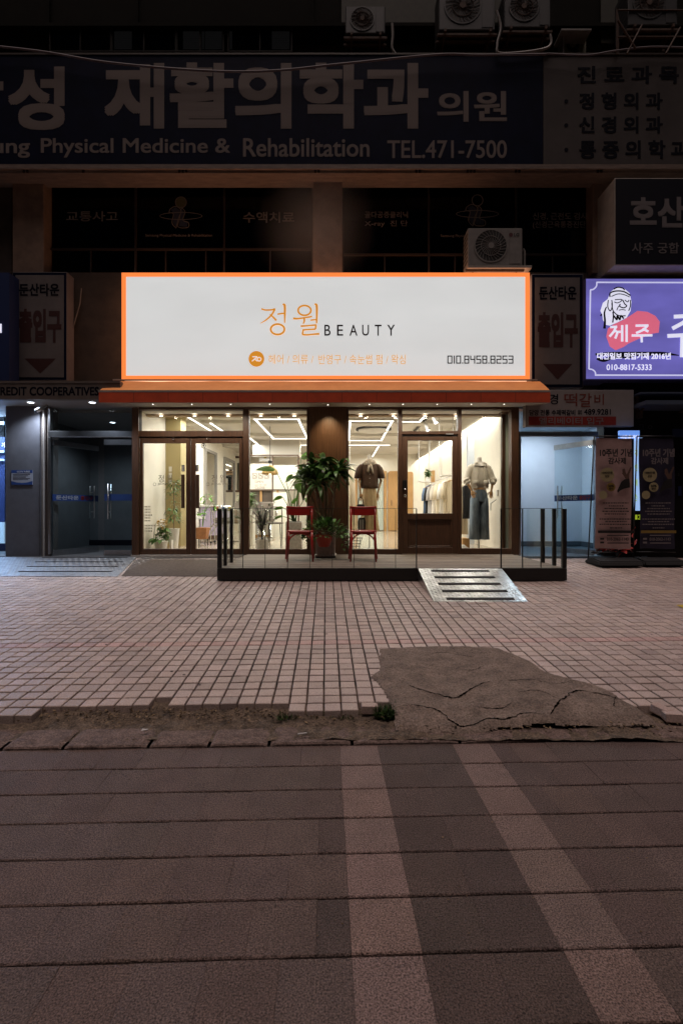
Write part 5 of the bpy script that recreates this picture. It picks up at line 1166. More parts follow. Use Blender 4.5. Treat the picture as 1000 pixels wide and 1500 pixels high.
# ================================================================== BANNERS AND DARK STALL
def banner(px0, px1, Y, lab, pr, lt, disc_, gold, tilt, bar_mt, disc_txt):
    o = thing('banner_stand', lab, 'banner', (X((px0 + px1) / 2, Y), Y, gZ(Y) + .02), 'roll banner stands')
    n = 24; m = MB(); ztop, zbot = Zp(641, Y), Zp(804, Y); vs = []
    for j in range(n + 1):
        for i in range(9):
            u, v = i / 8, j / n
            xx = X(px0 + (px1 - px0) * u - tilt * v, Y); yy = Y + .012 * math.sin(v * 7 + u * 2) + .05 * (1 - v) + .006 * math.sin(u * 9)
            vs.append((xx, yy, ztop + (zbot - ztop) * v + (.006 * math.sin(u * 6))))
    fs = [(j * 9 + i, (j + 1) * 9 + i, (j + 1) * 9 + i + 1, j * 9 + i + 1) for j in range(n) for i in range(8)]; k = len(vs)
    m.add(vs + [(x, y + .002, z) for x, y, z in vs], fs + [tuple(reversed([q + k for q in f])) for f in fs]); sheet = m.build('sheet', pr, o, smooth=True)
    w_ = px1 - px0; yl = Y - .022
    def T_(items, mt, nm, bold=0):
        m = MB()
        for b, u0_, u1_, v0, v1 in items: text(m, b, px0 + w_ * u0_, px0 + w_ * u1_, v0, v1, yl, bold)
        m.build(nm, mt, sheet)
    T_([('10주년 기념', .05, .95, 657, 669), ('감사제', .28, .77, 670, 680)], lt, 'lettering', .03)
    T_([('010-2062-1143', .24, .84, 787.5, 792)], lt, 'phone_lettering', .02)
    for q in ((.25, 695.5, 10.5), (.14, 725, 6.2), (.36, 713.5, 7))[:2 if gold else 3]: disc(MB(), px0 + w_ * q[0], q[1], q[2], yl).build('disc_print', disc_, sheet)
    if gold: m = MB(); disc(m, px0 + w_ * .36, 713.5, 6.5, yl); m.build('gold_disc_print', 'bang', sheet)
    m = MB(); text(m, '1000만원', px0 + w_ * .10, px0 + w_ * .40, 690.5, 694, yl - .003, .02); text(m, '50%', px0 + w_ * .28, px0 + w_ * .44, 710, 713.5, yl - .003, .02); text(m, '할인', px0 + w_ * .30, px0 + w_ * .42, 714.5, 717.5, yl - .003, .02)
    text(m, '상당', px0 + w_ * .19, px0 + w_ * .31, 695.5, 699, yl - .003, .02); m.build('disc_lettering', 'banl', sheet)
    m = MB()                                               # blocks of print too fine to read
    for k, v in enumerate((736, 740.3, 744.2, 748.2, 752.2, 759.6, 763.3, 767.3, 772.6)):
        a = (.13, .3, .18, .12, .18, .04, .2, .04, .33)[k]; q = px0 + w_ * a
        while q < px0 + w_ * (1 - a) - 1: l = R.uniform(1.2, 4.2); m.pbox(q, min(q + l, px0 + w_ * (1 - a)), v, v + 1.5, yl - .001, .001); q += l + .9
    for a, b, v in ((.25, .85, 783.5), (.26, .85, 794.8)): m.pbox(px0 + w_ * a, px0 + w_ * b, v, v + 1.4, yl - .001, .001)
    for v in (788, 793.5): m.pbox(px0 + w_ * .06, px0 + w_ * .17, v, v + 2.6, yl - .001, .001)
    m.build('fine_print', lt, sheet)
    m = MB(); m.pbox(px0, px1, 777, 781, yl - .001, .001); m.build('band_print', bar_mt, sheet)
    fx = px0 + w_ * .62; m = MB()                          # printed figure of a reclining dancer, arms raised
    flat(m, [(fx + 2, 693), (fx + 7, 690), (fx + 9, 695), (fx + 12, 689), (fx + 15, 683), (fx + 16.5, 685), (fx + 13, 694), (fx + 13, 701), (fx + 9, 704), (fx + 6, 699)], yl); flat(m, [(fx + 2.4, 688), (fx + 5.5, 686), (fx + 7.4, 689), (fx + 5.6, 692.6), (fx + 3, 692)], yl - .001); m.build('figure_print', 'skinp', sheet)
    m = MB(); flat(m, [(fx + 6, 702), (fx + 13, 701), (fx + 14, 714), (fx + 5, 716), (fx - 1, 719), (fx - 4, 722), (fx - 5, 719), (fx + 1, 706)], yl - .001); m.build('leggings_print', 'banl', sheet)
    m = MB(); zb3 = gZ(Y) + .012
    pr_ = [(Y - .22, zb3), (Y - .18, zb3 + .075), (Y + .06, zb3 + .115), (Y + .24, zb3 + .07), (Y + .28, zb3)]
    m.xprism(pr_, X(px0 - 7, Y), X(px1 + 2, Y)); m.build('water_base', 'rubber', o, bevel=.02, seg=2)
    m = MB(); xa_ = X(px0 - 4.5 - tilt, Y); m.tube([(xa_ - .04, Y + .03, zb3 + .10), (X(px0 - 3, Y), Y + .05, ztop + .03)], .010, 8); m.tube([(X(px0 - 3, Y), Y + .05, ztop + .03), (X(px1 + 1, Y), Y + .05, ztop + .03)], .010, 8); m.tube([(xa_, Y + .02, zb3 + .19), (X(px1, Y), Y + .02, zb3 + .19)], .010, 8); m.build('pole_frame', 'black', o, smooth=True)
banner(875.5, 928.5, 7.3, 'pale pink banner stand with dark letters beside the bright entrance', 'banp', 'banl', 'banc', True, 4.5, 'banl', None)
banner(938.5, 990, 7.34, 'dark navy banner stand beside the pale pink one', 'bann', 'banw', 'banc', False, 1.5, 'bang', None)
m = MB(); n = 26
for k in range(34):
    a = R.uniform(880, 926); y = R.uniform(796, 809); p = Vector((X(a, 7.42), 7.42 + R.uniform(-.05, .08), Zp(y, 7.42))); m.leaf(p, (R.uniform(-1, 1), R.uniform(-.5, .5), R.uniform(-.3, .6)), .14, .09, .8, 4)
for a in ((926, 782), (929, 793), (927, 775)): m.leaf((X(a[0], 7.42), 7.42, Zp(a[1] + 6, 7.42)), (.3, 0, 1), .11, .06, .6, 4)
tag(m.build('red_cloth', 'redcloth', smooth=True), 'crumpled red nylon cloth behind the foot of the pink banner', 'cloth')
ls = thing('light_column', 'glowing pale blue strip sign standing between the two banners', 'sign', (X(934, 7.75), 7.75, gZ(7.75)))
m = MB(); m.pbox(906, 939, 640, 826, 7.78, .10); m.build('body', 'stall', ls)
m = MB(); m.pbox(928.5, 940.5, 641, 748, 7.772, .007); m.build('lit_strip', 'cyanlit', ls)
m = MB()
for k, ch in enumerate('개인레슨'): text(m, ch, 929.2, 933.2, 658 + k * 22, 668 + k * 22, 7.772, .02)
text(m, '1', 929, 933, 754, 761, 7.772, .02); text(m, '3', 934, 939, 754, 761, 7.772, .02); m.build('lettering', 'lime', ls)
m = MB(); m.pbox(907.5, 936.5, 630.5, 642, 7.74, .05); bs = m.build('lit_header', 'bluelit', ls)
m = MB(); text(m, '바른움직임', 908.5, 935, 637.2, 642.6, 7.74, .02); m.build('header_lettering', 'jejuw', ls)
st_ = thing('dark_stall', 'black closed shop bay behind the banners with faint lettering', 'shop', (X(1000, 8.0), 8.0, gZ(8)))
m = MB(); m.pbox(884, 1330, 558, 826, 8.11, .22); m.build('shutter', 'stall', st_)
m = MB(); m.pbox(938, 1330, 574, 576, 7.75, .36); m.pbox(946, 1330, 586, 592, 7.6, .5); m.build('awning_edge', mat('blue_grey_edge', (.07, .09, .14), .5), st_)
m = MB()
for (a, b, c, d_) in ((932, 936, 580, 600), (951, 955, 586, 592), (936, 941, 600, 612), (1000, 1330, 600, 603)): m.pbox(a, b, c, d_, 7.9, .1)
m.tube([(X(936, 7.9), 7.9, Zp(604, 7.9)), (X(944, 7.9), 7.9, Zp(596, 7.9)), (X(952, 7.9), 7.9, Zp(593, 7.9))], .012, 6); m.build('awning_arm', 'rust', st_)
sign_letters(st_, [('그 ㅇ', 934, 955, 622, 629, .0), ('3', 992.5, 994.5, 693, 697, .02)], 8.105, mat('dim_grey_letter', (.05, .045, .045), .7))
m = MB(); m.pbox(985, 1010, 628, 640, 8.09, .015); m.pbox(993, 998, 712, 726, 8.09, .015); m.build('sticker', 'nblue', st_)
# painted yellow mark at the edge of the plaza
Y = gY(889); m = MB(); m.add([(X(993, Y), Y - .06, gZ(Y) + .004), (X(1040, Y), Y - .05, gZ(Y) + .004), (X(1040, Y), Y + .1, gZ(Y) + .010), (X(996, Y), Y + .06, gZ(Y) + .008)], [(0, 1, 2, 3)])
kind(m.build('painted_mark', 'yellow'), 'structure')
# ================================================================== INSIDE THE SHOP
M['led'].node_tree.nodes['Principled BSDF'].inputs['Emission Strength'].default_value = 2.5
for q in ('led', 'ledd', 'ledc', 'jejuw', 'jejul', 'jejur', 'orlet', 'tanlet', 'lime', 'bulb', 'dimlit', 'bluelit', 'cyanlit'): M[q].cycles.emission_sampling = 'NONE'
def strip_lamp(x0, y0, x1, y1, z, L=80, tilt=0):              # the light that one lit strip gives off
    l = bpy.data.lights.new('strip_beam', 'AREA'); l.shape = 'RECTANGLE'; l.size = abs(x1 - x0); l.size_y = abs(y1 - y0); l.color = (1, .965, .91)
    l.energy = math.pi * l.size * l.size_y * L; o = bpy.data.objects.new('strip_beam', l); COL.objects.link(o); o.location = ((x0 + x1) / 2, (y0 + y1) / 2, z); o.rotation_euler = (0, tilt, 0)
ZL = 3.00
GL = 'lit ceiling line frames'
def led_frame(lab, bars):
    o = thing('line_light', lab, 'ceiling light', (bars[0][0], bars[0][1], ZL), GL); h = MB(); m = MB()
    for xa, ya, xb, yb in bars:
        w_ = .021
        if abs(xb - xa) > abs(yb - ya): h.box(xa, xb, ya - w_, ya + w_, ZL, ZL + .05); m.box(xa, xb, ya - w_ + .003, ya + w_ - .003, ZL - .012, ZL - .0005)
        if abs(xb - xa) > abs(yb - ya): strip_lamp(min(xa, xb), ya - w_, max(xa, xb), ya + w_, ZL - .016)
        else: strip_lamp(xa - w_, min(ya, yb), xa + w_, max(ya, yb), ZL - .016)
        if abs(xb - xa) <= abs(yb - ya): h.box(xa - w_, xa + w_, ya + w_, yb - w_, ZL + .001, ZL + .049); m.box(xa - w_ + .003, xa + w_ - .003, ya + w_, yb - w_, ZL - .0115, ZL - .0005)
    h.build('housing', 'white', o); m.build('diffuser', 'led', o)
    m = MB()
    for xa, ya, xb, yb in bars[:2]: m.tube([((xa + xb) / 2, (ya + yb) / 2, ZL + .05), ((xa + xb) / 2, (ya + yb) / 2, ZC)], .004, 5)
    m.build('hanger', 'white', o)
led_frame('rectangular lit line frame above the first window display', [(-1.75, 9.5, -.83, 9.5), (-1.75, 12.1, -.83, 12.1), (-1.72, 9.5, -1.72, 12.1), (-.86, 9.5, -.86, 12.1)])
led_frame('rectangular lit line frame above the brown bloused mannequin', [(.15, 9.7, 1.06, 9.7), (.15, 12.42, 1.06, 12.42), (1.03, 9.7, 1.03, 12.42), (.18, 9.7, .18, 12.42)])
led_frame('long lit line frame running across the back of the ceiling', [(-2.4, 13.3, 1.35, 13.3), (1.05, 13.3, 1.05, 16.2), (-2.3, 11.4, -2.3, 13.3)])
led_frame('lit line crossing near the double doors', [(-3.0, 9.2, -1.85, 9.2), (-2.98, 9.2, -2.98, 11.9), (-2.72, 9.9, -2.72, 11.6)])
led_frame('short angled lit line above the single door', [(1.15, 9.78, 1.62, 9.78), (1.60, 8.75, 1.60, 9.78)])
for k, px in enumerate((236, 285, 334, 382, 431, 528, 576, 622, 668)):
    yq = 8.44; downlight(X(px, yq), yq, 2.858, 'round bulkhead downlight inside the shopfront glass, %s from the left jamb' % ORD[k], 'ledd', 'bulkhead downlights', .030); spot(X(px, yq), yq, 2.84, 9, (1, .9, .8), 2.2, .7, (math.radians(24), 0, 0))
def cassette(x, y, lab):
    o = thing('ceiling_cassette', lab, 'air conditioner', (x, y, ZC), 'round ceiling air conditioners')
    m = MB(); m.box(-.43, .43, -.43, .43, -.045, -.001); m.build('panel', 'white', o, bevel=.01, local=True)
    m = MB(); m.lathe([(.40, -.046), (.41, -.075), (.36, -.085), (.33, -.06)], 0, 0, 32, cap=False); m.build('air_ring', 'acdark', o, local=True)
    m = MB(); m.lathe([(.34, -.062), (.35, -.10), (.30, -.115), (.001, -.12)], 0, 0, 32, cap=False); m.build('round_cover', 'white', o, smooth=True, local=True)
cassette(X(547, 10.95), 10.95, 'round faced ceiling air conditioner above the brown bloused mannequin'); cassette(X(420, 13.6) , 13.75, 'round faced ceiling air conditioner farther back above the reception window')
strip_lamp(XR - .12, YF + .6, XR - .06, YB - .02, ZC - .053, 50)
# back wall features
def fitting_door(px0, px1, py0, py1, lab, arch=True):
    Y = YB - .05; x0, x1, z0, z1 = X(px0, Y), X(px1, Y), ZI + .01, Zp(py0, Y); r = (x1 - x0) * .18; P = [(x0, z0), (x1, z0)]
    for k in range(9): a = math.pi / 2 * k / 8; P.append((x1 - r + r * math.cos(a), z1 - r + r * math.sin(a)))
    for k in range(9): a = math.pi / 2 + math.pi / 2 * k / 8; P.append((x0 + r + r * math.cos(a), z1 - r + r * math.sin(a)))
    o = thing('fitting_door', lab, 'door', ((x0 + x1) / 2, Y, z0), 'oak fitting room doors'); m = MB(); m.prism(P, Y, Y + .045); m.build('panel', 'oak', o, bevel=.006)
    m = MB(); m.tube([(x0 + .12, Y - .03, z0 + .85), (x0 + .12, Y - .03, z0 + 1.05)], .012, 8); m.tube([(x0 + .12, Y - .03, z0 + .95), (x0 + .12, Y, z0 + .95)], .008, 6); m.build('handle', 'dbrown', o)
fitting_door(568, 588, 690, 779, 'light oak fitting room door with rounded top corners')
fitting_door(590, 605, 691, 779, 'second light oak rounded door glimpsed through the single door glass')
Y = YB - .02; o = thing('fitting_room', 'fitting room opening with pale curtain framed in oak behind the mannequin', 'fitting room', (X(543, Y), Y, ZI))
m = MB(); m.pbox(519, 523, 690, 780, Y - .08, .09); m.pbox(562, 566, 690, 780, Y - .08, .09); m.pbox(523, 562, 688, 691, Y - .08, .09); m.build('oak_frame', 'oak', o)
m = MB(); n = 90; vs = []
for k in range(n + 1):
    u = k / n; x = X(524, Y) + (X(561, Y) - X(524, Y)) * u; yy = Y - .05 + .025 * math.sin(u * 75)
    vs += [(x, yy, ZI + .03), (x, yy, Zp(691, Y))]
m.add(vs, [(2 * k, 2 * k + 2, 2 * k + 3, 2 * k + 1) for k in range(n)]); m.build('curtain', 'curt', o, smooth=True)
# partition with brown frame, reception behind
YQ = 12.6
pt = thing('partition', 'brown framed glazed partition in front of the reception corner', 'partition', (X(400, YQ), YQ, ZI))
m = MB(); zt_ = Zp(667.5, YQ)
m.box(X(352, YQ), X(437, YQ), YQ, YQ + .08, zt_, zt_ + .03); m.box(X(398.3, YQ), X(399.7, YQ), YQ + .002, YQ + .078, ZI, zt_); m.box(X(436, YQ), X(438, YQ), YQ + .002, YQ + .078, ZI, zt_); m.box(X(352, YQ), X(437, YQ), YQ + .004, YQ + .07, Zp(718.3, YQ), Zp(716.8, YQ))
m.build('brown_frame', 'dbrown', pt)
m = MB(); m.box(X(365, YQ), X(437, YQ), YQ + .45, YQ + .7, zt_ + .031, ZC - .002); m.build('panel', 'ceil', pt)
m = MB(); m.box(X(364, YQ), X(398, YQ), YQ + .02, YQ + .04, Zp(716.6, YQ), Zp(679, YQ)); m.box(X(400, YQ), X(436, YQ), YQ + .02, YQ + .04, Zp(716.6, YQ), Zp(681, YQ)); m.build('frosted_film', 'board', pt)
m = MB(); m.box(X(399.8, YQ), X(420, YQ), YQ + .01, YQ + .06, ZI, Zp(721, YQ)); m.build('kick_panel', 'cream', pt)
m = MB(); m.box(X(364, YQ), X(398, YQ), YQ + .1, YQ + .12, Zp(741, YQ), Zp(718.4, YQ)); m.build('shelf_panel', mat('shadow_brown_panel', (.10, .075, .055), .6), pt)
m = MB(); m.box(X(380, YQ), X(383, YQ), YQ + .05, YQ + .09, Zp(741, YQ), Zp(718.4, YQ)); m.box(X(405, YQ), X(408, YQ), YQ - .01, YQ + .0, Zp(721, YQ), Zp(718.4, YQ)); m.build('oak_upright', 'oak', pt)
rc = thing('reception_counter', 'white marbled reception counter behind the salon chairs', 'counter', (X(380, 12), 12.0, ZI))
m = MB(); m.box(X(357, 12), X(397, 12), 11.9, 12.35, ZI, ZI + .88); m.build('body', 'board', rc); m = MB(); m.box(X(355, 12), X(398, 12), 11.86, 12.38, ZI + .881, ZI + .92); m.build('top', 'whiteg', rc); m = MB(); m.box(X(357, 12), X(397, 12), 11.88, 11.899, ZI, ZI + .10); m.build('kick_board', 'oak', rc)
o = thing('pendant_lamp', 'woven rattan dome pendant lamp with glowing bulb', 'lamp', (X(395.5, 10.6), 10.6, Zp(690, 10.6)))
xq, yq, zq = X(395.5, 10.6), 10.6, Zp(692, 10.6)
m = MB(); m.lathe([(.03, zq + .16), (.08, zq + .13), (.15, zq + .06), (.185, zq - .01), (.17, zq - .045), (.165, zq - .045), (.18, zq - .01), (.145, zq + .055), (.075, zq + .12), (.03, zq + .15)], xq, yq, 26, cap=False); m.build('shade', 'rattan', o, smooth=True)
m = MB(); m.sphere((xq, yq, zq + .0), .045, 8); m.build('bulb', 'bulb', o, smooth=True); m = MB(); m.tube([(xq, yq, zq + .05), (xq, yq, zq + .20), (xq, yq, ZC)], .007, 6); m.lathe([(.045, zq + .2), (.045, zq + .26)], xq, yq, 10); m.build('cord', 'black', o)
o = thing('storage_box', 'white appliance box with yellow label under the ceiling behind the partition', 'box', (X(385, 13.2), 13.2, Zp(676, 13.2)))
m = MB(); m.pbox(379, 397, 668.5, 676, 13.2, .3); m.build('box', 'white', o, bevel=.01); m = MB(); m.pbox(386.5, 390, 668.8, 671, 13.19, .008); m.build('label', 'yellow', o)
# mirrors on the left wall, olive column poster
def wall_mirror(ya, yb, lab, z0=ZI + .62, z1=2.75):
    o = thing('wall_mirror', lab, 'mirror', (XL + .02, (ya + yb) / 2, z0), 'tall wall mirrors')
    m = MB(); t = .07; m.box(XL + .001, XL + .06, ya, ya + t, z0, z1); m.box(XL + .001, XL + .06, yb - t, yb, z0, z1); m.box(XL + .001, XL + .06, ya + t, yb - t, z1 - t, z1); m.box(XL + .001, XL + .06, ya + t, yb - t, z0, z0 + t); m.build('frame', mat('grey_mirror_frame', (.30, .28, .25), .5), o)
    m = MB(); m.box(XL + .001, XL + .03, ya + t, yb - t, z0 + t, z1 - t); m.build('glass', 'mirror', o)
    m = MB(); m.box(XL + .001, XL + .30, ya, yb, ZI + .52, ZI + .57); m.build('shelf', 'whiteg', o)
wall_mirror(10.30, 11.10, 'tall grey framed wall mirror nearest the olive column'); wall_mirror(12.0, 13.1, 'tall grey framed wall mirror between the two others'); wall_mirror(14.0, 15.3, 'tall grey framed wall mirror farthest from the olive column')
o = thing('square_mirror', 'dark brown framed square mirror on the back wall of the salon', 'mirror', (X(347, 15), 15.6, Zp(735, 15)))
m = MB(); m.pbox(338, 365, 668, 721, 15.6, .05); m.build('frame', 'dbrown', o); m = MB(); m.pbox(341, 363, 671, 718, 15.59, .012); m.build('glass', 'mirror', o)
for k, y in enumerate((687, 696, 706)):
    o = MB().pbox(247.3, 251.5, y - 3.6, y + 3.6, 9.385, .012).build('wall_notice', 'board'); tag(o, ('top', 'middle', 'lowest')[k] + ' pale notice card stuck on the olive column', 'notice', 'notice cards on the column')
m = MB(); m.box(XL + .25, XL + .65, 10.4, 14.8, ZI, ZI + .02); 
lc = thing('lilac_cabinet', 'low lilac salon cabinet under the mirrors', 'cabinet', (XL + .25, 12.2, ZI))
m = MB(); m.box(XL + .03, XL + .42, 11.6, 13.0, ZI + .1, ZI + .80); m.build('body', 'lilac', lc, bevel=.008); m = MB(); m.box(XL + .02, XL + .45, 11.55, 13.05, ZI + .801, ZI + .84); m.build('top', 'whiteg', lc); m = MB(); m.box(XL + .04, XL + .40, 11.62, 12.98, ZI, ZI + .1); m.build('plinth', 'dbrown', lc)
# bottles on the cabinet and trolley
tl = thing('salon_trolley', 'slim metal salon trolley with tray of bottles', 'trolley', (X(326, 10.3), 10.3, ZI))
xt, yt, ztop_ = X(326, 10.3), 10.3, Zp(742, 10.3)
m = MB(); m.box(xt - .22, xt + .22, yt - .17, yt + .17, ztop_ - .10, ztop_ - .085); m.box(xt - .22, xt + .22, yt - .17, yt + .17, ztop_ - .42, ztop_ - .405); m.build('tray', 'alu', tl)
m = MB()
for a in (-1, 1):
    for b in (-1, 1): m.tube([(xt + a * .21, yt + b * .16, ZI + .05), (xt + a * .21, yt + b * .16, ztop_)], .009, 6)
    m.tube([(xt - .21, yt + a * .16, ztop_), (xt + .21, yt + a * .16, ztop_)], .007, 6); m.tube([(xt + a * .21, yt - .16, ztop_), (xt + a * .21, yt + .16, ztop_)], .007, 6)
m.build('rail_frame', 'chrome', tl)
m = MB()
for a in (-1, 1):
    for b in (-1, 1): m.sphere((xt + a * .21, yt + b * .16, ZI + .027), .026, 6)
m.build('caster', 'black', tl)
cols = ('blackcloth', 'terracotta', 'whitecloth', 'bluecloth', 'curt', 'yellow'); bnames = ('dark brown', 'orange brown', 'white', 'faded blue', 'pale green', 'yellow')
for k in range(6):
    xb_ = xt - .17 + .065 * k; hb_ = (.13, .10, .15, .12, .09, .11)[k]; zb4 = ztop_ - .085
    m = MB(); m.lathe([(.022, zb4), (.024, zb4 + hb_ * .65), (.010, zb4 + hb_ * .8), (.010, zb4 + hb_)], xb_, yt - .05 + .03 * (k % 2), 10); tag(m.build('bottle', cols[k], smooth=False), bnames[k] + ' salon bottle standing on the trolley tray', 'bottle', 'bottles on the trolley')
# salon chairs
def salon_chair(px, Y, lab, rz, rest=True):
    o = thing('salon_chair', lab, 'salon chair', (X(px, Y), Y, ZI), 'taupe salon chairs')
    m = MB(); m.lathe([(.27, 0), (.27, .02), (.05, .045), (.035, .07), (.035, .40)], 0, 0, 20); m.build('pedestal', 'chrome', o, local=True)
    m = MB(); m.box(-.25, .25, -.26, .24, .41, .54); m.build('seat', 'leather', o, bevel=.035, local=True, seg=3)
    m = MB(); m.loft([[(-.25, y0, z), (.25, y0, z), (.25, y0 + .10, z), (-.25, y0 + .10, z)] for y0, z in ((.18, .53), (.22, .70), (.26, .92))]); m.build('backrest', 'leather', o, bevel=.03, local=True, seg=3)
    for s in (-1, 1):
        m = MB(); m.tube([(s * .29, .22, .50), (s * .30, .20, .70), (s * .30, -.08, .74), (s * .30, -.24, .70), (s * .29, -.24, .48)], .015, 8); m.build('armrest', 'chrome', o, smooth=True, local=True)
    m = MB()
    for s in (-1, 1): m.tube([(s * .14, -.24, .45), (s * .14, -.44, .16), (s * .14, -.58, .09)], .014, 8)
    m.box(-.17, .17, -.66, -.54, .07, .10); m.build('footrest', 'chrome', o, local=True)
    o.rotation_euler = (0, 0, rz)
salon_chair(333, 10.9, 'taupe salon chair turned sideways behind the terracotta pot', -1.0); salon_chair(369, 10.9, 'taupe salon chair standing before the reception counter', .5); salon_chair(386, 11.5, 'farthest taupe salon chair half hidden by the twiggy plant', .2)
# bar stool
o = thing('bar_stool', 'thin framed taupe bar stool near the first window', 'stool', (X(403, 9.6), 9.6, ZI)); xs_, ys_ = X(403, 9.6), 9.6
m = MB(); m.lathe([(.001, ZI + .44), (.16, ZI + .44), (.165, ZI + .455), (.16, ZI + .47), (.001, ZI + .47)], xs_, ys_, 24, cap=False); m.build('seat', 'leather', o)
m = MB(); m.tube([(xs_ - .13, ys_ + .1, ZI), (xs_ - .12, ys_ + .12, ZI + .72), (xs_ - .07, ys_ + .12, ZI + .78), (xs_ + .07, ys_ + .12, ZI + .78), (xs_ + .12, ys_ + .12, ZI + .72), (xs_ + .13, ys_ + .1, ZI)], .010, 8); m.build('stool_loop', 'black', o, smooth=True)
for s in (-1, 1): m = MB(); m.tube([(xs_ + s * .13, ys_ - .12, ZI), (xs_ + s * .11, ys_ - .1, ZI + .44)], .010, 8); m.build('leg', 'black', o)
# plants inside
def pot_lathe(o, x, y, z, r0, r1, h, mt): m = MB(); m.lathe([(.001, z), (r0, z), (r1, z + h), (r1 * .9, z + h), (r1 * .86, z + h * .9), (.001, z + h * .9)], x, y, 24, cap=False); m.build('pot', mt, o)
o = thing('bird_of_paradise', 'tall broad leaved plant in grey box pot inside the first window', 'potted plant', (X(431, 8.95), 8.95, ZI)); xp, yp = X(431, 8.95), 8.95
m = MB(); m.box(xp - .15, xp + .15, yp - .15, yp + .15, ZI, ZI + .50); m.build('pot', 'grey', o, bevel=.01); m = MB(); m.box(xp - .13, xp + .13, yp - .13, yp + .13, ZI + .501, ZI + .506); m.build('soil', 'soil', o)
st = MB(); lf = MB()
for (tx, tz, dx, dz, ln, wd) in ((403, 688, -1, .28, .38, .11), (432, 703, .5, -.7, .30, .16), (441, 672, .6, .5, .32, .15), (438, 713, .1, .9, .42, .17), (444, 690, .7, .25, .30, .15), (420, 706, .5, .8, .20, .09), (414, 728, -.9, -.1, .20, .07), (447, 730, .6, -.2, .18, .12), (415, 744, -.9, .1, .2, .06), (414, 756, -.9, -.1, .18, .05), (428, 738, .4, .6, .16, .07)):
    bx_ = xp + R.uniform(-.03, .03); e = (X(tx, 8.95), yp + R.uniform(-.10, .10), Zp(tz, 8.95)); st.tube([(bx_, yp, ZI + .5), (bx_ + (e[0] - bx_) * .35, yp, ZI + .5 + (e[2] - ZI - .5) * .55), e], [.012, .009, .006], 6)
    k = R.uniform(.6, 1.5); lf.leaf(e, (dx, R.uniform(-.3, -.1), dz), ln, wd, .7, 10, (k, k, k), .25, .7, (-dz, R.uniform(-.5, .5), dx))
st.build('stems', 'leaf', o, smooth=True); lf.build('foliage', 'leafy', o, smooth=True)
o = thing('twiggy_plant', 'dark twiggy plant in short grey pot inside the first window', 'potted plant', (X(384, 8.9), 8.9, ZI)); xp, yp = X(384, 8.9), 8.9
pot_lathe(o, xp, yp, ZI, .10, .11, .17, 'grey'); st = MB(); lf = MB(); st.tube([(xp, yp, ZI + .15), (xp - .01, yp, ZI + .36)], .016, 6)
for k in range(46):
    a = R.uniform(0, 6.28); r = R.uniform(.10, .26); hh = R.uniform(.45, .95); b = (xp - .01, yp, ZI + .3); c = (xp + math.cos(a) * r * .5, yp + math.sin(a) * r * .5, ZI + .3 + hh * .4); d_ = (xp + math.cos(a) * r, yp + math.sin(a) * r, ZI + hh * .85 + .06); st.tube([b, c, d_], [.005, .004, .003], 4)
    for q in range(2): kk = R.choice((.3, .5, .8)); lf.leaf(d_, (R.uniform(-1, 1), R.uniform(-1, 1), R.uniform(-.4, .6)), .07, .022, .8, 4, (kk, kk, kk))
st.build('stems', mat('dark_twig', (.02, .016, .012), .8), o); lf.build('foliage', 'leaf', o)
o = thing('shelf_fern', 'bright feathery plant standing on a white block by the door mullion', 'potted plant', (X(364, 9.8), 9.8, ZI)); xp, yp = X(362, 9.8), 9.8
m = MB(); m.box(xp - .14, xp + .14, yp - .14, yp + .14, ZI, ZI + .62); m.build('stand', 'board', o); pot_lathe(o, xp, yp, ZI + .62, .09, .11, .14, 'whiteg'); lf = MB()
for k in range(130): a = R.uniform(0, 6.28); el = R.uniform(-.2, 1.4); kk = R.uniform(.4, 1.3); lf.leaf((xp + .06 * math.cos(a), yp + .06 * math.sin(a), ZI + .75 + R.uniform(0, .28)), (math.cos(a), math.sin(a), el), R.uniform(.12, .24), .03, 1.4, 6, (kk, kk, kk))
lf.build('foliage', 'leafy', o)
o = thing('vine_plant', 'trailing lime leaved plant in a square terracotta pot behind the glass door', 'potted plant', (X(296, 9.7), 9.7, ZI)); xp, yp = X(296, 9.7), 9.7
m = MB(); m.loft([[(xp + a * w_, yp + b * w_, z) for a, b in ((-1, -1), (1, -1), (1, 1), (-1, 1))] for w_, z in ((.10, ZI + .13), (.13, ZI + .36), (.115, ZI + .36), (.11, ZI + .32))]); m.build('pot', 'terracotta', o, bevel=.006); m = MB()
for a, b in ((-1, -1), (1, -1), (1, 1), (-1, 1)): m.tube([(xp + a * .09, yp + b * .09, ZI), (xp + a * .09, yp + b * .09, ZI + .14)], .010, 6)
m.build('pot_stand', 'black', o); st = MB(); lf = MB()
for (pxs) in ([(297, 770), (298, 755), (302, 745), (300, 733), (308, 729)], [(296, 770), (297, 752), (292, 738), (295, 728), (303, 724)], [(298, 770), (300, 748), (309, 735), (315, 742)], [(296, 772), (299, 760), (291, 752)]):
    P = [(X(a, 9.7), yp + R.uniform(-.05, .05), Zp(b, 9.7)) for a, b in pxs]; st.tube(P, .005, 5)
    for p in P[1:]:
        for q in range(2): kk = R.uniform(1, 1.9); lf.leaf(p, (R.uniform(-1, 1), R.uniform(-.6, .2), R.uniform(-.6, .5)), .10, .065, .8, 5, (kk, kk, kk * .8))
st.build('stems', 'leafy', o); lf.build('foliage', 'leafy', o, smooth=True)
o = thing('tall_houseplant', 'tall white planter with two tiers of small leaves before the olive column', 'potted plant', (X(255, 9.0), 9.0, ZI)); xp, yp = X(254.5, 9.0), 9.0
m = MB(); m.lathe([(.001, ZI), (.075, ZI), (.105, ZI + .36), (.11, ZI + .37), (.095, ZI + .37), (.001, ZI + .33)], xp, yp, 24, cap=False); m.build('pot', 'whiteg', o, smooth=False)
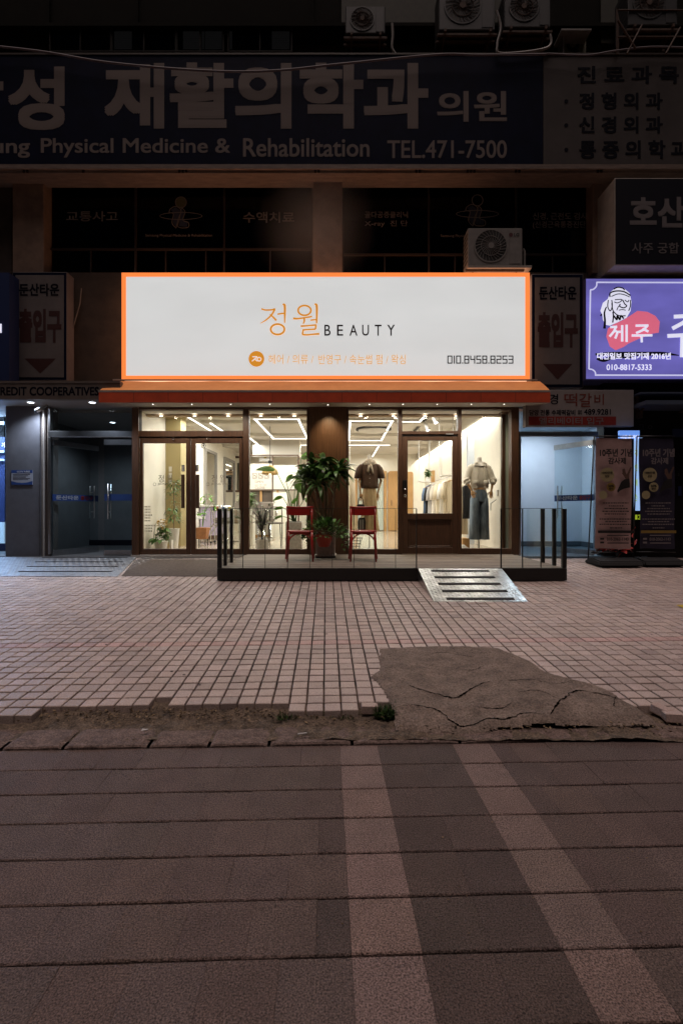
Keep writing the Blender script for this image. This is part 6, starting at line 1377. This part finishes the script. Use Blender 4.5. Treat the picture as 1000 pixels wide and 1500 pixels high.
st = MB(); st.tube([(xp, yp, ZI + .33), (xp + .01, yp, ZI + .8), (xp - .01, yp, ZI + 1.2)], .010, 6); st.build('stem', 'bark', o); lf = MB()
for zc, rr, n in ((1.13, .15, 110), (.62, .15, 100), (.9, .09, 20)):
    for k in range(n): a = R.uniform(0, 6.28); r = rr * R.uniform(.2, 1); kk = R.uniform(.5, 1.5); lf.leaf((xp + r * math.cos(a), yp + r * .8 * math.sin(a), ZI + zc + R.uniform(-.14, .14)), (math.cos(a), math.sin(a), R.uniform(-.8, .7)), R.uniform(.06, .10), .026, 1, 4, (kk, kk, kk))
lf.build('foliage', 'leaf', o)
o = thing('flower_basket', 'white handled basket of yellow flowers on the floor behind the left door', 'flower basket', (X(240, 8.7), 8.7, ZI)); xp, yp = X(239, 8.7), 8.65
m = MB(); m.lathe([(.001, ZI), (.095, ZI), (.12, ZI + .15), (.11, ZI + .15), (.001, ZI + .12)], xp - .02, yp, 22, cap=False); m.build('basket', 'whiteg', o); m = MB(); m.tube([(xp - .08 + .07 * math.cos(math.pi * k / 12), yp, ZI + .15 + .36 * math.sin(math.pi * k / 12)) for k in range(13)], .009, 6); m.tube([(xp - .05 + .06 * math.cos(math.pi * k / 12), yp + .06, ZI + .15 + .34 * math.sin(math.pi * k / 12)) for k in range(13)], .009, 6); m.build('handle', 'whitecloth', o)
lf = MB(); fl = MB()
for k in range(110): a = R.uniform(0, 6.28); kk = R.uniform(.5, 1.8); lf.leaf((xp + .02 + .09 * R.uniform(-1, 1), yp + .05 * R.uniform(-1, 1), ZI + R.uniform(.16, .42)), (math.cos(a), -abs(math.sin(a)), R.uniform(-.4, .8)), R.uniform(.07, .12), .045, 1, 4, (kk, kk, kk))
for a, b in ((-.16, .10), (-.10, .05), (.03, .06), (-.18, .14)): lf.leaf((xp + a * .4, yp - .08, ZI + .17), (a * 3, -.5, b * 3), .17, .10, 2, 6, (.9, .9, .9), .2, .7)
for k in range(46): a = R.uniform(0, 6.28); fl.leaf((xp + .02 + .09 * R.uniform(-1, 1), yp - .03 + .05 * R.uniform(-1, 1), ZI + R.uniform(.36, .54)), (math.cos(a), -abs(math.sin(a)), R.uniform(0, .9)), .06, .035, .6, 4)
lf.build('foliage', 'leaf', o); fl.build('blossom', 'flower', o)
o = MB().box(X(249.5, 8.75), X(252.5, 8.75), 8.7, 8.8, ZI, ZI + .17).build('white_box', 'white', bevel=.004); tag(o, 'small upright white box between flower basket and tall planter', 'box')
# ------------------------------------------------------------------ mannequins
def rings_loft(m, rows, n=36, folds=0, famp=0, ph=0, cap=True):
    """rows: (cx, cy, z, rx, ry, fold amount)"""
    R_ = []
    for cx, cy, z, rx, ry, fa in rows:
        rr = []
        for k in range(n):
            a = 2 * math.pi * k / n; q = 1 + fa * math.sin(folds * a + ph + z * 2) + fa * .5 * math.sin((folds * 2 + 1) * a - ph)
            rr.append((cx + rx * q * math.cos(a), cy + ry * q * math.sin(a), z))
        R_.append(rr)
    return m.loft(R_, None, cap)
def mannequin(px, Y, ztop, lab, skirtlen, s=1.0):
    """returns root, x, floor; a headless dress form on a pole with jointed wooden arms"""
    x = X(px, Y); o = thing('mannequin', lab, 'mannequin', (x, Y, ZI), 'window mannequins')
    m = MB(); m.lathe([(.001, ztop), (.042, ztop), (.046, ztop - .012), (.048, ztop - .05), (.060, ztop - .10), (.10, ztop - .13), (.13, ztop - .16)], x, Y, 24, cap=False); m.build('neck', 'mwhite', o, smooth=True)
    m = MB(); rings_loft(m, [(x, Y, ztop - .12, .09, .065, 0), (x, Y, ztop - .18, .165, .085, 0), (x, Y, ztop - .30, .155, .11, 0), (x, Y, ztop - .50, .115, .09, 0), (x, Y, ztop - .66, .15, .11, 0), (x, Y, ztop - .72, .14, .10, 0)], 24); m.build('torso', 'mwhite', o, smooth=True)
    m = MB(); m.tube([(x, Y + .02, ztop - .72), (x, Y + .02, ZI + .02)], .014, 10); m.build('pole', 'alu', o, smooth=True)
    m = MB(); m.lathe([(.17, ZI), (.17, ZI + .012), (.03, ZI + .022)], x, Y + .02, 28); m.build('base_plate', 'alu', o)
    return o, x
def arm(o, x, Y, zt, side, elbow, wrist, fing):
    m = MB(); sh_ = (x + side * .165, Y, zt - .19); m.tube([sh_, elbow], [.036, .029], 10); m.sphere(elbow, .030, 8); m.tube([elbow, wrist], [.027, .019], 10); m.sphere(wrist, .021, 8)
    m.build('arm', 'mwood', o, smooth=True)
    h = MB(); w_ = Vector(wrist); d_ = Vector(fing).normalized(); sd = Vector((side, 0, 0)); a = d_.cross(Vector((0, 1, 0))).normalized(); b = d_.cross(a)
    pm_ = w_ + d_ * .085; h.loft([[w_ + d_ * t_ + a * (ww * math.cos(q)) + b * (.016 * math.sin(q)) for q in [2 * math.pi * k / 10 for k in range(10)]] for t_, ww in ((.012, .018), (.04, .033), (.075, .038), (.09, .034))])
    for k in range(4):
        f0 = pm_ + a * (-.027 + .018 * k); ln = (.060, .072, .068, .050)[k]; h.tube([f0, f0 + d_ * ln * .5 + b * .004, f0 + d_ * ln * .85 + b * .018, f0 + d_ * ln + b * .028], [.0085, .008, .0075, .006], 6)
    t0 = w_ + d_ * .035 - a * .030 * side; h.tube([t0, t0 + d_ * .028 - a * .024 * side, t0 + d_ * .058 - a * .028 * side + b * .01], [.010, .009, .007], 6)
    h.build('hand', 'mwood', o, smooth=True)
# first: brown blouse, scarf, sheer tan skirt
YM = 8.62; zt = Zp(666.5, YM)
o, x = mannequin(541, YM, zt, 'headless mannequin in a brown blouse, checked scarf and sheer tan skirt', 1)
arm(o, x, YM, zt, -1, (x - .235, YM - .02, zt - .47), (x - .215, YM - .12, zt - .68), (.08, -.1, -1)); arm(o, x, YM, zt, 1, (x + .27, YM + .02, zt - .46), (x + .19, YM - .02, zt - .68), (-.1, -.1, -1))
m = MB(); rings_loft(m, [(x, YM, zt - .095, .075, .06, 0), (x, YM, zt - .13, .13, .08, 0), (x, YM, zt - .175, .205, .098, .01), (x, YM, zt - .24, .225, .12, .012), (x, YM, zt - .34, .205, .135, .02), (x, YM, zt - .46, .195, .125, .04), (x, YM, zt - .545, .20, .13, .06), (x, YM, zt - .60, .19, .125, .05)], 44, 9)
for s in (-1, 1): rings_loft(m, [(x + s * .175, YM, zt - .17, .055, .07, 0), (x + s * .225, YM, zt - .23, .07, .085, .03), (x + s * .26, YM, zt - .32, .075, .085, .05), (x + s * .275, YM, zt - .42, .082, .09, .06)], 18, 5)
m.build('blouse', 'shirt', o, smooth=True)
m = MB()
for k in range(4): m.sphere((x - .005, YM - .128 - .012 * (k in (1, 2)), zt - .28 - .075 * k), .009, 5)
m.build('blouse_button', 'mwhite', o, smooth=True)
m = MB(); rings_loft(m, [(x, YM, zt - .075, .07, .06, .05), (x, YM - .005, zt - .105, .115, .088, .07), (x, YM - .01, zt - .15, .155, .115, .06), (x, YM, zt - .19, .165, .112, .06)], 36, 6, cap=False)
for s, l, dx in ((-1, .13, -.035), (1, .15, .055)): m.tube([(x + .0, YM - .125, zt - .175), (x + dx * .5, YM - .155, zt - .20), (x + dx, YM - .15, zt - .20 - l * .6), (x + dx * 1.3, YM - .14, zt - .20 - l)], [.022, .034, .036, .030], 8, flat=.4)
m.sphere((x, YM - .135, zt - .185), .032, 7); m.build('scarf', 'scarf', o, smooth=True)
m = MB(); rings_loft(m, [(x, YM, zt - .55, .135, .10, .01), (x, YM, zt - .68, .165, .125, .02), (x, YM, zt - .95, .175, .14, .035), (x, YM, zt - 1.18, .19, .15, .05), (x, YM, zt - 1.32, .215, .17, .07), (x - .01, YM, zt - 1.37, .222, .17, .08)], 60, 11, cap=False); m.build('skirt', 'skirtc', o, smooth=True); o.scale = (.78, 1, 1)
o = thing('handbag', 'small black handbag hanging from the wooden hand of the brown bloused mannequin', 'bag', (x - .21, YM - .13, zt - 1.0)); xh, yh, zh = x - .165, YM - .14, zt - .80
m = MB(); m.loft([[(xh + a * w_, yh + b * t_, z) for a, b in ((-1, -1), (1, -1), (1, 1), (-1, 1))] for w_, t_, z in ((.075, .04, zh - .26), (.085, .045, zh - .20), (.062, .03, zh - .09))]); m.build('body', 'bag', o, bevel=.01, seg=2); m = MB(); m.tube([(xh - .05, yh, zh - .10), (xh - .035, yh, zh + .0), (xh, yh, zh + .045), (xh + .035, yh, zh), (xh + .05, yh, zh - .10)], .009, 6); m.build('strap', 'bag', o, smooth=True)
o = thing('shopping_bag', 'black and white striped bag hung below the black handbag', 'bag', (xh, yh, zh - .5))
m = MB(); m.loft([[(xh + .02 + a * w_, yh + .01 + b * .03, z) for a, b in ((-1, -1), (1, -1), (1, 1), (-1, 1))] for w_, z in ((.065, zh - .55), (.07, zh - .40), (.055, zh - .33))]); m.build('body', 'bag', o, bevel=.008); m = MB()
for k in range(3): m.box(xh - .02 + k * .03, xh - .010 + k * .03, yh - .0235, yh - .022, zh - .53, zh - .36)
m.build('stripe', 'whitecloth', o); m = MB(); m.tube([(xh, yh + .01, zh - .34), (xh + .02, yh + .02, zh - .262)], .006, 6); m.build('strap', 'bag', o)
o = thing('wire_basket', 'round black wire floor basket at the feet of the brown bloused mannequin', 'basket', (X(519, 8.5), 8.5, ZI)); m = MB()
for k in range(5): z = ZI + .02 + k * .05; m.tube([(X(519, 8.5) + (.09 + .012 * k) * math.cos(q * .4189), 8.5 + .09 * math.sin(q * .4189), z) for q in range(16)], .0035, 5)
for k in range(10): a = k * .628; m.tube([(X(519, 8.5) + .09 * math.cos(a), 8.5 + .09 * math.sin(a), ZI + .01), (X(519, 8.5) + .138 * math.cos(a), 8.5 + .09 * math.sin(a), ZI + .23)], .0035, 5)
m.build('wires', 'black', o)
# second: oatmeal jacket and jeans
YM = 8.66; zt = Zp(670, YM)
o, x = mannequin(701.5, YM, zt, 'headless mannequin in an open oatmeal jacket and wide faded jeans', 1)
arm(o, x, YM, zt, -1, (x - .27, YM - .03, zt - .42), (x - .185, YM - .11, zt - .60), (.25, -.3, -1)); arm(o, x, YM, zt, 1, (x + .27, YM - .03, zt - .42), (x + .215, YM - .09, zt - .60), (-.15, -.2, -1))
m = MB(); rings_loft(m, [(x, YM, zt - .10, .07, .06, 0), (x, YM, zt - .14, .11, .075, 0), (x, YM, zt - .20, .15, .10, .01), (x, YM, zt - .38, .14, .115, .015), (x, YM, zt - .55, .135, .105, .02)], 36, 14); m.build('ribbed_top', 'tee', o, smooth=True)
m = MB(); n = 40
def jr(z, rx, ry, op, fa):                                 # open fronted ring
    out = []
    for k in range(n + 1):
        a = -math.pi / 2 + op + (2 * math.pi - 2 * op) * k / n; q = 1 + fa * math.sin(9 * a + z * 5); out.append((x + rx * q * math.cos(a), YM + ry * q * math.sin(a), z))
    return out
rows = [jr(zt - .085, .085, .075, .55, 0), jr(zt - .13, .13, .09, .42, 0), jr(zt - .175, .170, .100, .33, .01), jr(zt - .25, .178, .125, .30, .015), jr(zt - .40, .180, .14, .32, .02), jr(zt - .53, .185, .138, .38, .035), jr(zt - .565, .178, .132, .42, .03)]
N = n + 1; vs = [p for r in rows for p in r]; fs = [(i * N + k, i * N + k + 1, (i + 1) * N + k + 1, (i + 1) * N + k) for i in range(len(rows) - 1) for k in range(n)]
kk = len(vs); inn = [(x + (p[0] - x) * .96, YM + (p[1] - YM) * .95, p[2]) for p in vs]; m.add(vs + inn, fs + [tuple(reversed([q + kk for q in f])) for f in fs] + [(i * N, (i + 1) * N, kk + (i + 1) * N, kk + i * N) for i in range(len(rows) - 1)] + [(i * N + n, kk + i * N + n, kk + (i + 1) * N + n, (i + 1) * N + n) for i in range(len(rows) - 1)])
for s in (-1, 1):
    m.tube([(x + s * .125, YM, zt - .15), (x + s * .175, YM, zt - .20), (x + s * .215, YM - .01, zt - .28), (x + s * .250, YM - .02, zt - .37), (x + s * .272, YM - .03, zt - .415), (x + s * .262, YM - .05, zt - .445), (x + s * .240, YM - .07, zt - .475)], [.055, .072, .066, .062, .070, .062, .048], 14)
    m.tube([(x + s * .275, YM - .035, zt - .405), (x + s * .262, YM - .055, zt - .437)], [.071, .070], 14); m.tube([(x + s * .256, YM - .06, zt - .45), (x + s * .238, YM - .075, zt - .478)], [.060, .052], 14)
    m.box(x + s * .045, x + s * .155, YM - .139, YM - .132, zt - .50, zt - .42); m.tube([(x + s * .06, YM - .10, zt - .10), (x + s * .12, YM - .075, zt - .12), (x + s * .11, YM - .11, zt - .17)], .022, 8, flat=.5)
m.build('jacket', 'jacket', o, smooth=True)
m = MB(); rings_loft(m, [(x, YM, zt - .545, .128, .10, 0), (x, YM, zt - .585, .13, .103, 0)], 30, cap=False); m.build('belt', 'mwood', o)
m = MB(); rings_loft(m, [(x, YM, zt - .58, .125, .10, .0), (x, YM, zt - .68, .16, .125, .01), (x, YM, zt - .80, .17, .13, .015)], 40, 6, cap=False)
for s in (-1, 1): rings_loft(m, [(x + s * .082, YM, zt - .74, .092, .125, .01), (x + s * .086, YM, zt - .90, .096, .115, .02), (x + s * .088, YM, zt - 1.15, .10, .115, .035), (x + s * .090, YM, zt - 1.485, .108, .12, .04)], 30, 5, ph=s)
m.build('jeans', 'denim', o, smooth=True)
m = MB(); m.box(x - .006, x + .006, YM - .133, YM - .122, zt - .78, zt - .60)
for s in (-1, 1): m.tube([(x + s * .06, YM - .115, zt - .60), (x + s * .11, YM - .11, zt - .65), (x + s * .155, YM - .06, zt - .665)], .004, 5)
m.build('jeans_seams', 'bluecloth', o); o.scale = (.90, 1, 1)
for k, (px, lab, mt) in enumerate(((681, 'black garment hung on the wall behind the jacket mannequin', 'blackcloth'), (677, 'cream long dress hung behind the jacket mannequin', 'creamcloth'))):
    m = MB(); xx, Y = X(px, 9.05) + .05, 9.1 + .1 * k; rings_loft(m, [(xx, Y, zt - .42 - .05, .03, .02, 0), (xx, Y, zt - .52, .09, .03, .03), (xx, Y, zt - .9, .08, .04, .1), (xx, Y, zt - (1.12 if k == 0 else 1.42), .085, .045, .14)], 30, 5); tag(m.build('hanging_garment', mt, smooth=True), lab, 'garment')
o = tag(MB().box(X(678, 8.7), X(688, 8.7), 8.72, 9.0, ZI, ZI + .20).build('shoe_box', 'oak', bevel=.004), 'brown box on the floor beside the jeans of the mannequin', 'box')
m = MB(); xx, Y = X(681, 8.5), 8.5; m.loft([[(xx + dx + w_ * math.cos(q), Y + .08 * math.sin(q) * w_ * 12, ZI + z) for q in [k * .524 for k in range(12)]] for dx, w_, z in ((0, .09, .001), (0, .09, .03), (-.03, .05, .07), (-.045, .03, .10))]); tag(m.build('white_shoe', 'whitecloth', smooth=True), 'white shoe on the window floor left of the jeans', 'shoe')
o = thing('wall_hook', 'white angled wall rail fixing beside the jacket mannequin', 'hook', (X(724, 9), 8.9, Zp(740, 9))); m = MB(); m.tube([(XR - .02, 8.75, Zp(731, 8.6)), (XR - .10, 8.85, Zp(737, 8.7)), (XR - .10, 8.85, Zp(748, 8.7))], .012, 6); m.build('bar', 'white', o)
m = MB(); m.box(XR - .025, XR - .001, 8.70, 8.80, Zp(726, 8.6), Zp(717, 8.6)); m.build('plate', 'white', o)
# clothes rail along the right wall
xr_, zr_ = 2.28, 1.90
o = thing('clothes_rail', 'white clothes rail hung from the ceiling along the plaster wall', 'clothes rail', (xr_, 10.8, zr_))
m = MB(); m.tube([(xr_, 9.2, zr_), (xr_, 12.6, zr_)], .014, 8)
for yy in (9.5, 10.9, 12.5): m.tube([(xr_, yy, zr_), (xr_, yy, ZC)], .012, 8)
m.build('rod', 'white', o, smooth=True)
o = thing('hanging_shelf', 'small white shelf frame hung on two rods above the clothes', 'shelf', (X(625, 10.8), 10.8, Zp(705, 10.8))); m = MB(); xs0, xs1, zz = X(613.5, 11), X(629, 11), Zp(705, 11)
for xx in (xs0, xs1): m.tube([(xx, 11.0, zz), (xx, 11.0, ZC)], .012, 6)
m.build('rods', 'white', o); m = MB(); m.box(xs0 - .01, xs1 + .01, 10.88, 11.12, zz - .02, zz); m.build('board', 'white', o)
o = thing('shelf_plant', 'little leafy plant on the hanging white shelf', 'potted plant', (xs0 + .2, 11.0, zz)); pot_lathe(o, xs1 - .03, 11.0, zz, .05, .06, .09, 'white'); lf = MB()
for k in range(60): a = R.uniform(0, 6.28); kk = R.uniform(.6, 1.6); lf.leaf((xs1 - .03, 11.0, zz + .09 + R.uniform(0, .15)), (math.cos(a), math.sin(a), R.uniform(-.2, .9)), R.uniform(.07, .16), .04, 1.2, 5, (kk, kk, kk))
lf.build('foliage', 'leaf', o)
o = tag(MB().box(X(632.5, 11.3), X(637, 11.3), 11.3, 11.5, Zp(706, 11.3), Zp(689, 11.3)).build('cork_panel', 'oak', bevel=.004), 'upright brown panel standing behind the little shelf plant', 'panel')
o = thing('clothes_shelf', 'white hanging shelf with folded clothes at the door edge', 'shelf', (X(655, 9.6), 9.6, Zp(697, 9.6))); m = MB(); m.box(X(645, 9.7), X(663, 9.7), 9.6, 9.85, Zp(696, 9.7) - .02, Zp(696, 9.7)); m.build('board', 'white', o); m = MB()
for xx in (X(643.5, 9.7), X(663.5, 9.7)): m.tube([(xx, 9.7, Zp(697, 9.7)), (xx, 9.7, ZC)], .011, 6)
m.build('rods', 'white', o)
GG = 'clothes on the rail'
for k, (yy, mt, lng, lab) in enumerate(((12.3, 'bluecloth', .72, 'faded blue top, farthest on the rail'), (12.0, 'blackcloth', .80, 'black top hanging second from the far rail end'), (11.65, 'greycloth', .80, 'grey top hanging third from the far rail end'), (11.2, 'tee', .92, 'beige grey knit with draped neck on the rail'), (10.75, 'creamcloth', 1.1, 'cream long piece beside the draped knit'), (10.35, 'whitecloth', .95, 'white sheer blouse hanging near the rail front'), (9.95, 'creamcloth', .86, 'pale cream blouse at the near end of the rail'), (9.6, 'oak', .30, 'wooden hanger bar at the near rail end'))):
    o = thing('garment', lab, 'garment', (xr_, yy, zr_)); 
    if k < 7:
        m = MB(); rings_loft(m, [(0, 0, -.07, .05, .03, 0), (0, 0, -.10, .12, .04, .02), (0, 0, -.16, .20, .05, .04), (0, 0, -.35, .19, .055, .10), (0, 0, -.16 - lng * .7, .19, .06, .15), (0, 0, -.1 - lng, .20, .065, .18)], 48, 7, ph=k)
        for s in (-1, 1): rings_loft(m, [(s * .18, 0, -.15, .035, .045, 0), (s * .22, -.01, -.3, .05, .05, .06), (s * .235, -.02, -.48, .052, .05, .10)], 16, 4)
        m.build('cloth', mt, o, smooth=True, local=True)
    m = MB(); m.tube([(-.19, 0, -.15), (0, 0, -.085), (.19, 0, -.15)], .010, 6); m.build('hanger', 'oak', o, local=True); m = MB(); m.tube([(0, 0, -.085), (0, 0, -.03), (.012, 0, .012), (0, 0, .020), (-.012, 0, .012)], .003, 5); m.build('hanger_hook', 'chrome', o, local=True)
    o.rotation_euler = (0, 0, .55)
o = thing('clothes_rail', 'short rail with pale dress hung behind the potted tree window edge', 'clothes rail', (X(515, 10), 10.0, zr_)); m = MB(); m.tube([(X(508, 10), 10, Zp(680, 10)), (X(520, 10), 10, Zp(680, 10))], .012, 6); m.tube([(X(512, 10), 10, Zp(680, 10)), (X(512, 10), 10, ZC)], .010, 6); m.build('rod', 'white', o)
o = thing('garment', 'cream long dress hanging beside the brown bloused mannequin', 'garment', (X(515, 10), 10.0, Zp(681, 10))); m = MB(); rings_loft(m, [(0, 0, -.05, .03, .03, 0), (0, 0, -.12, .07, .10, .02), (0, 0, -.5, .07, .12, .1), (0, 0, -1.35, .09, .16, .15)], 40, 7); m.build('cloth', 'creamcloth', o, smooth=True, local=True)
# track lights
o = thing('track_light', 'white ceiling track with two cylinder spots above the single door', 'ceiling light', (1.9, 9.8, ZC - .05)); m = MB(); m.box(1.73, 1.77, 8.7, 12.6, ZC - .04, ZC - .002); m.build('track', 'black', o)
for yy in (9.15, 10.0): m = MB(); m.tube([(1.75, yy, ZC - .04), (1.75, yy, ZC - .10)], .012, 6); m.tube([(1.75, yy, ZC - .08), (1.80, yy - .05, ZC - .25)], .038, 12); m.build('spot_head', 'white', o); m = MB(); m.tube([(1.80, yy - .05, ZC - .2505), (1.801, yy - .051, ZC - .254)], .033, 12); m.build('spot_lens', 'ledd', o)
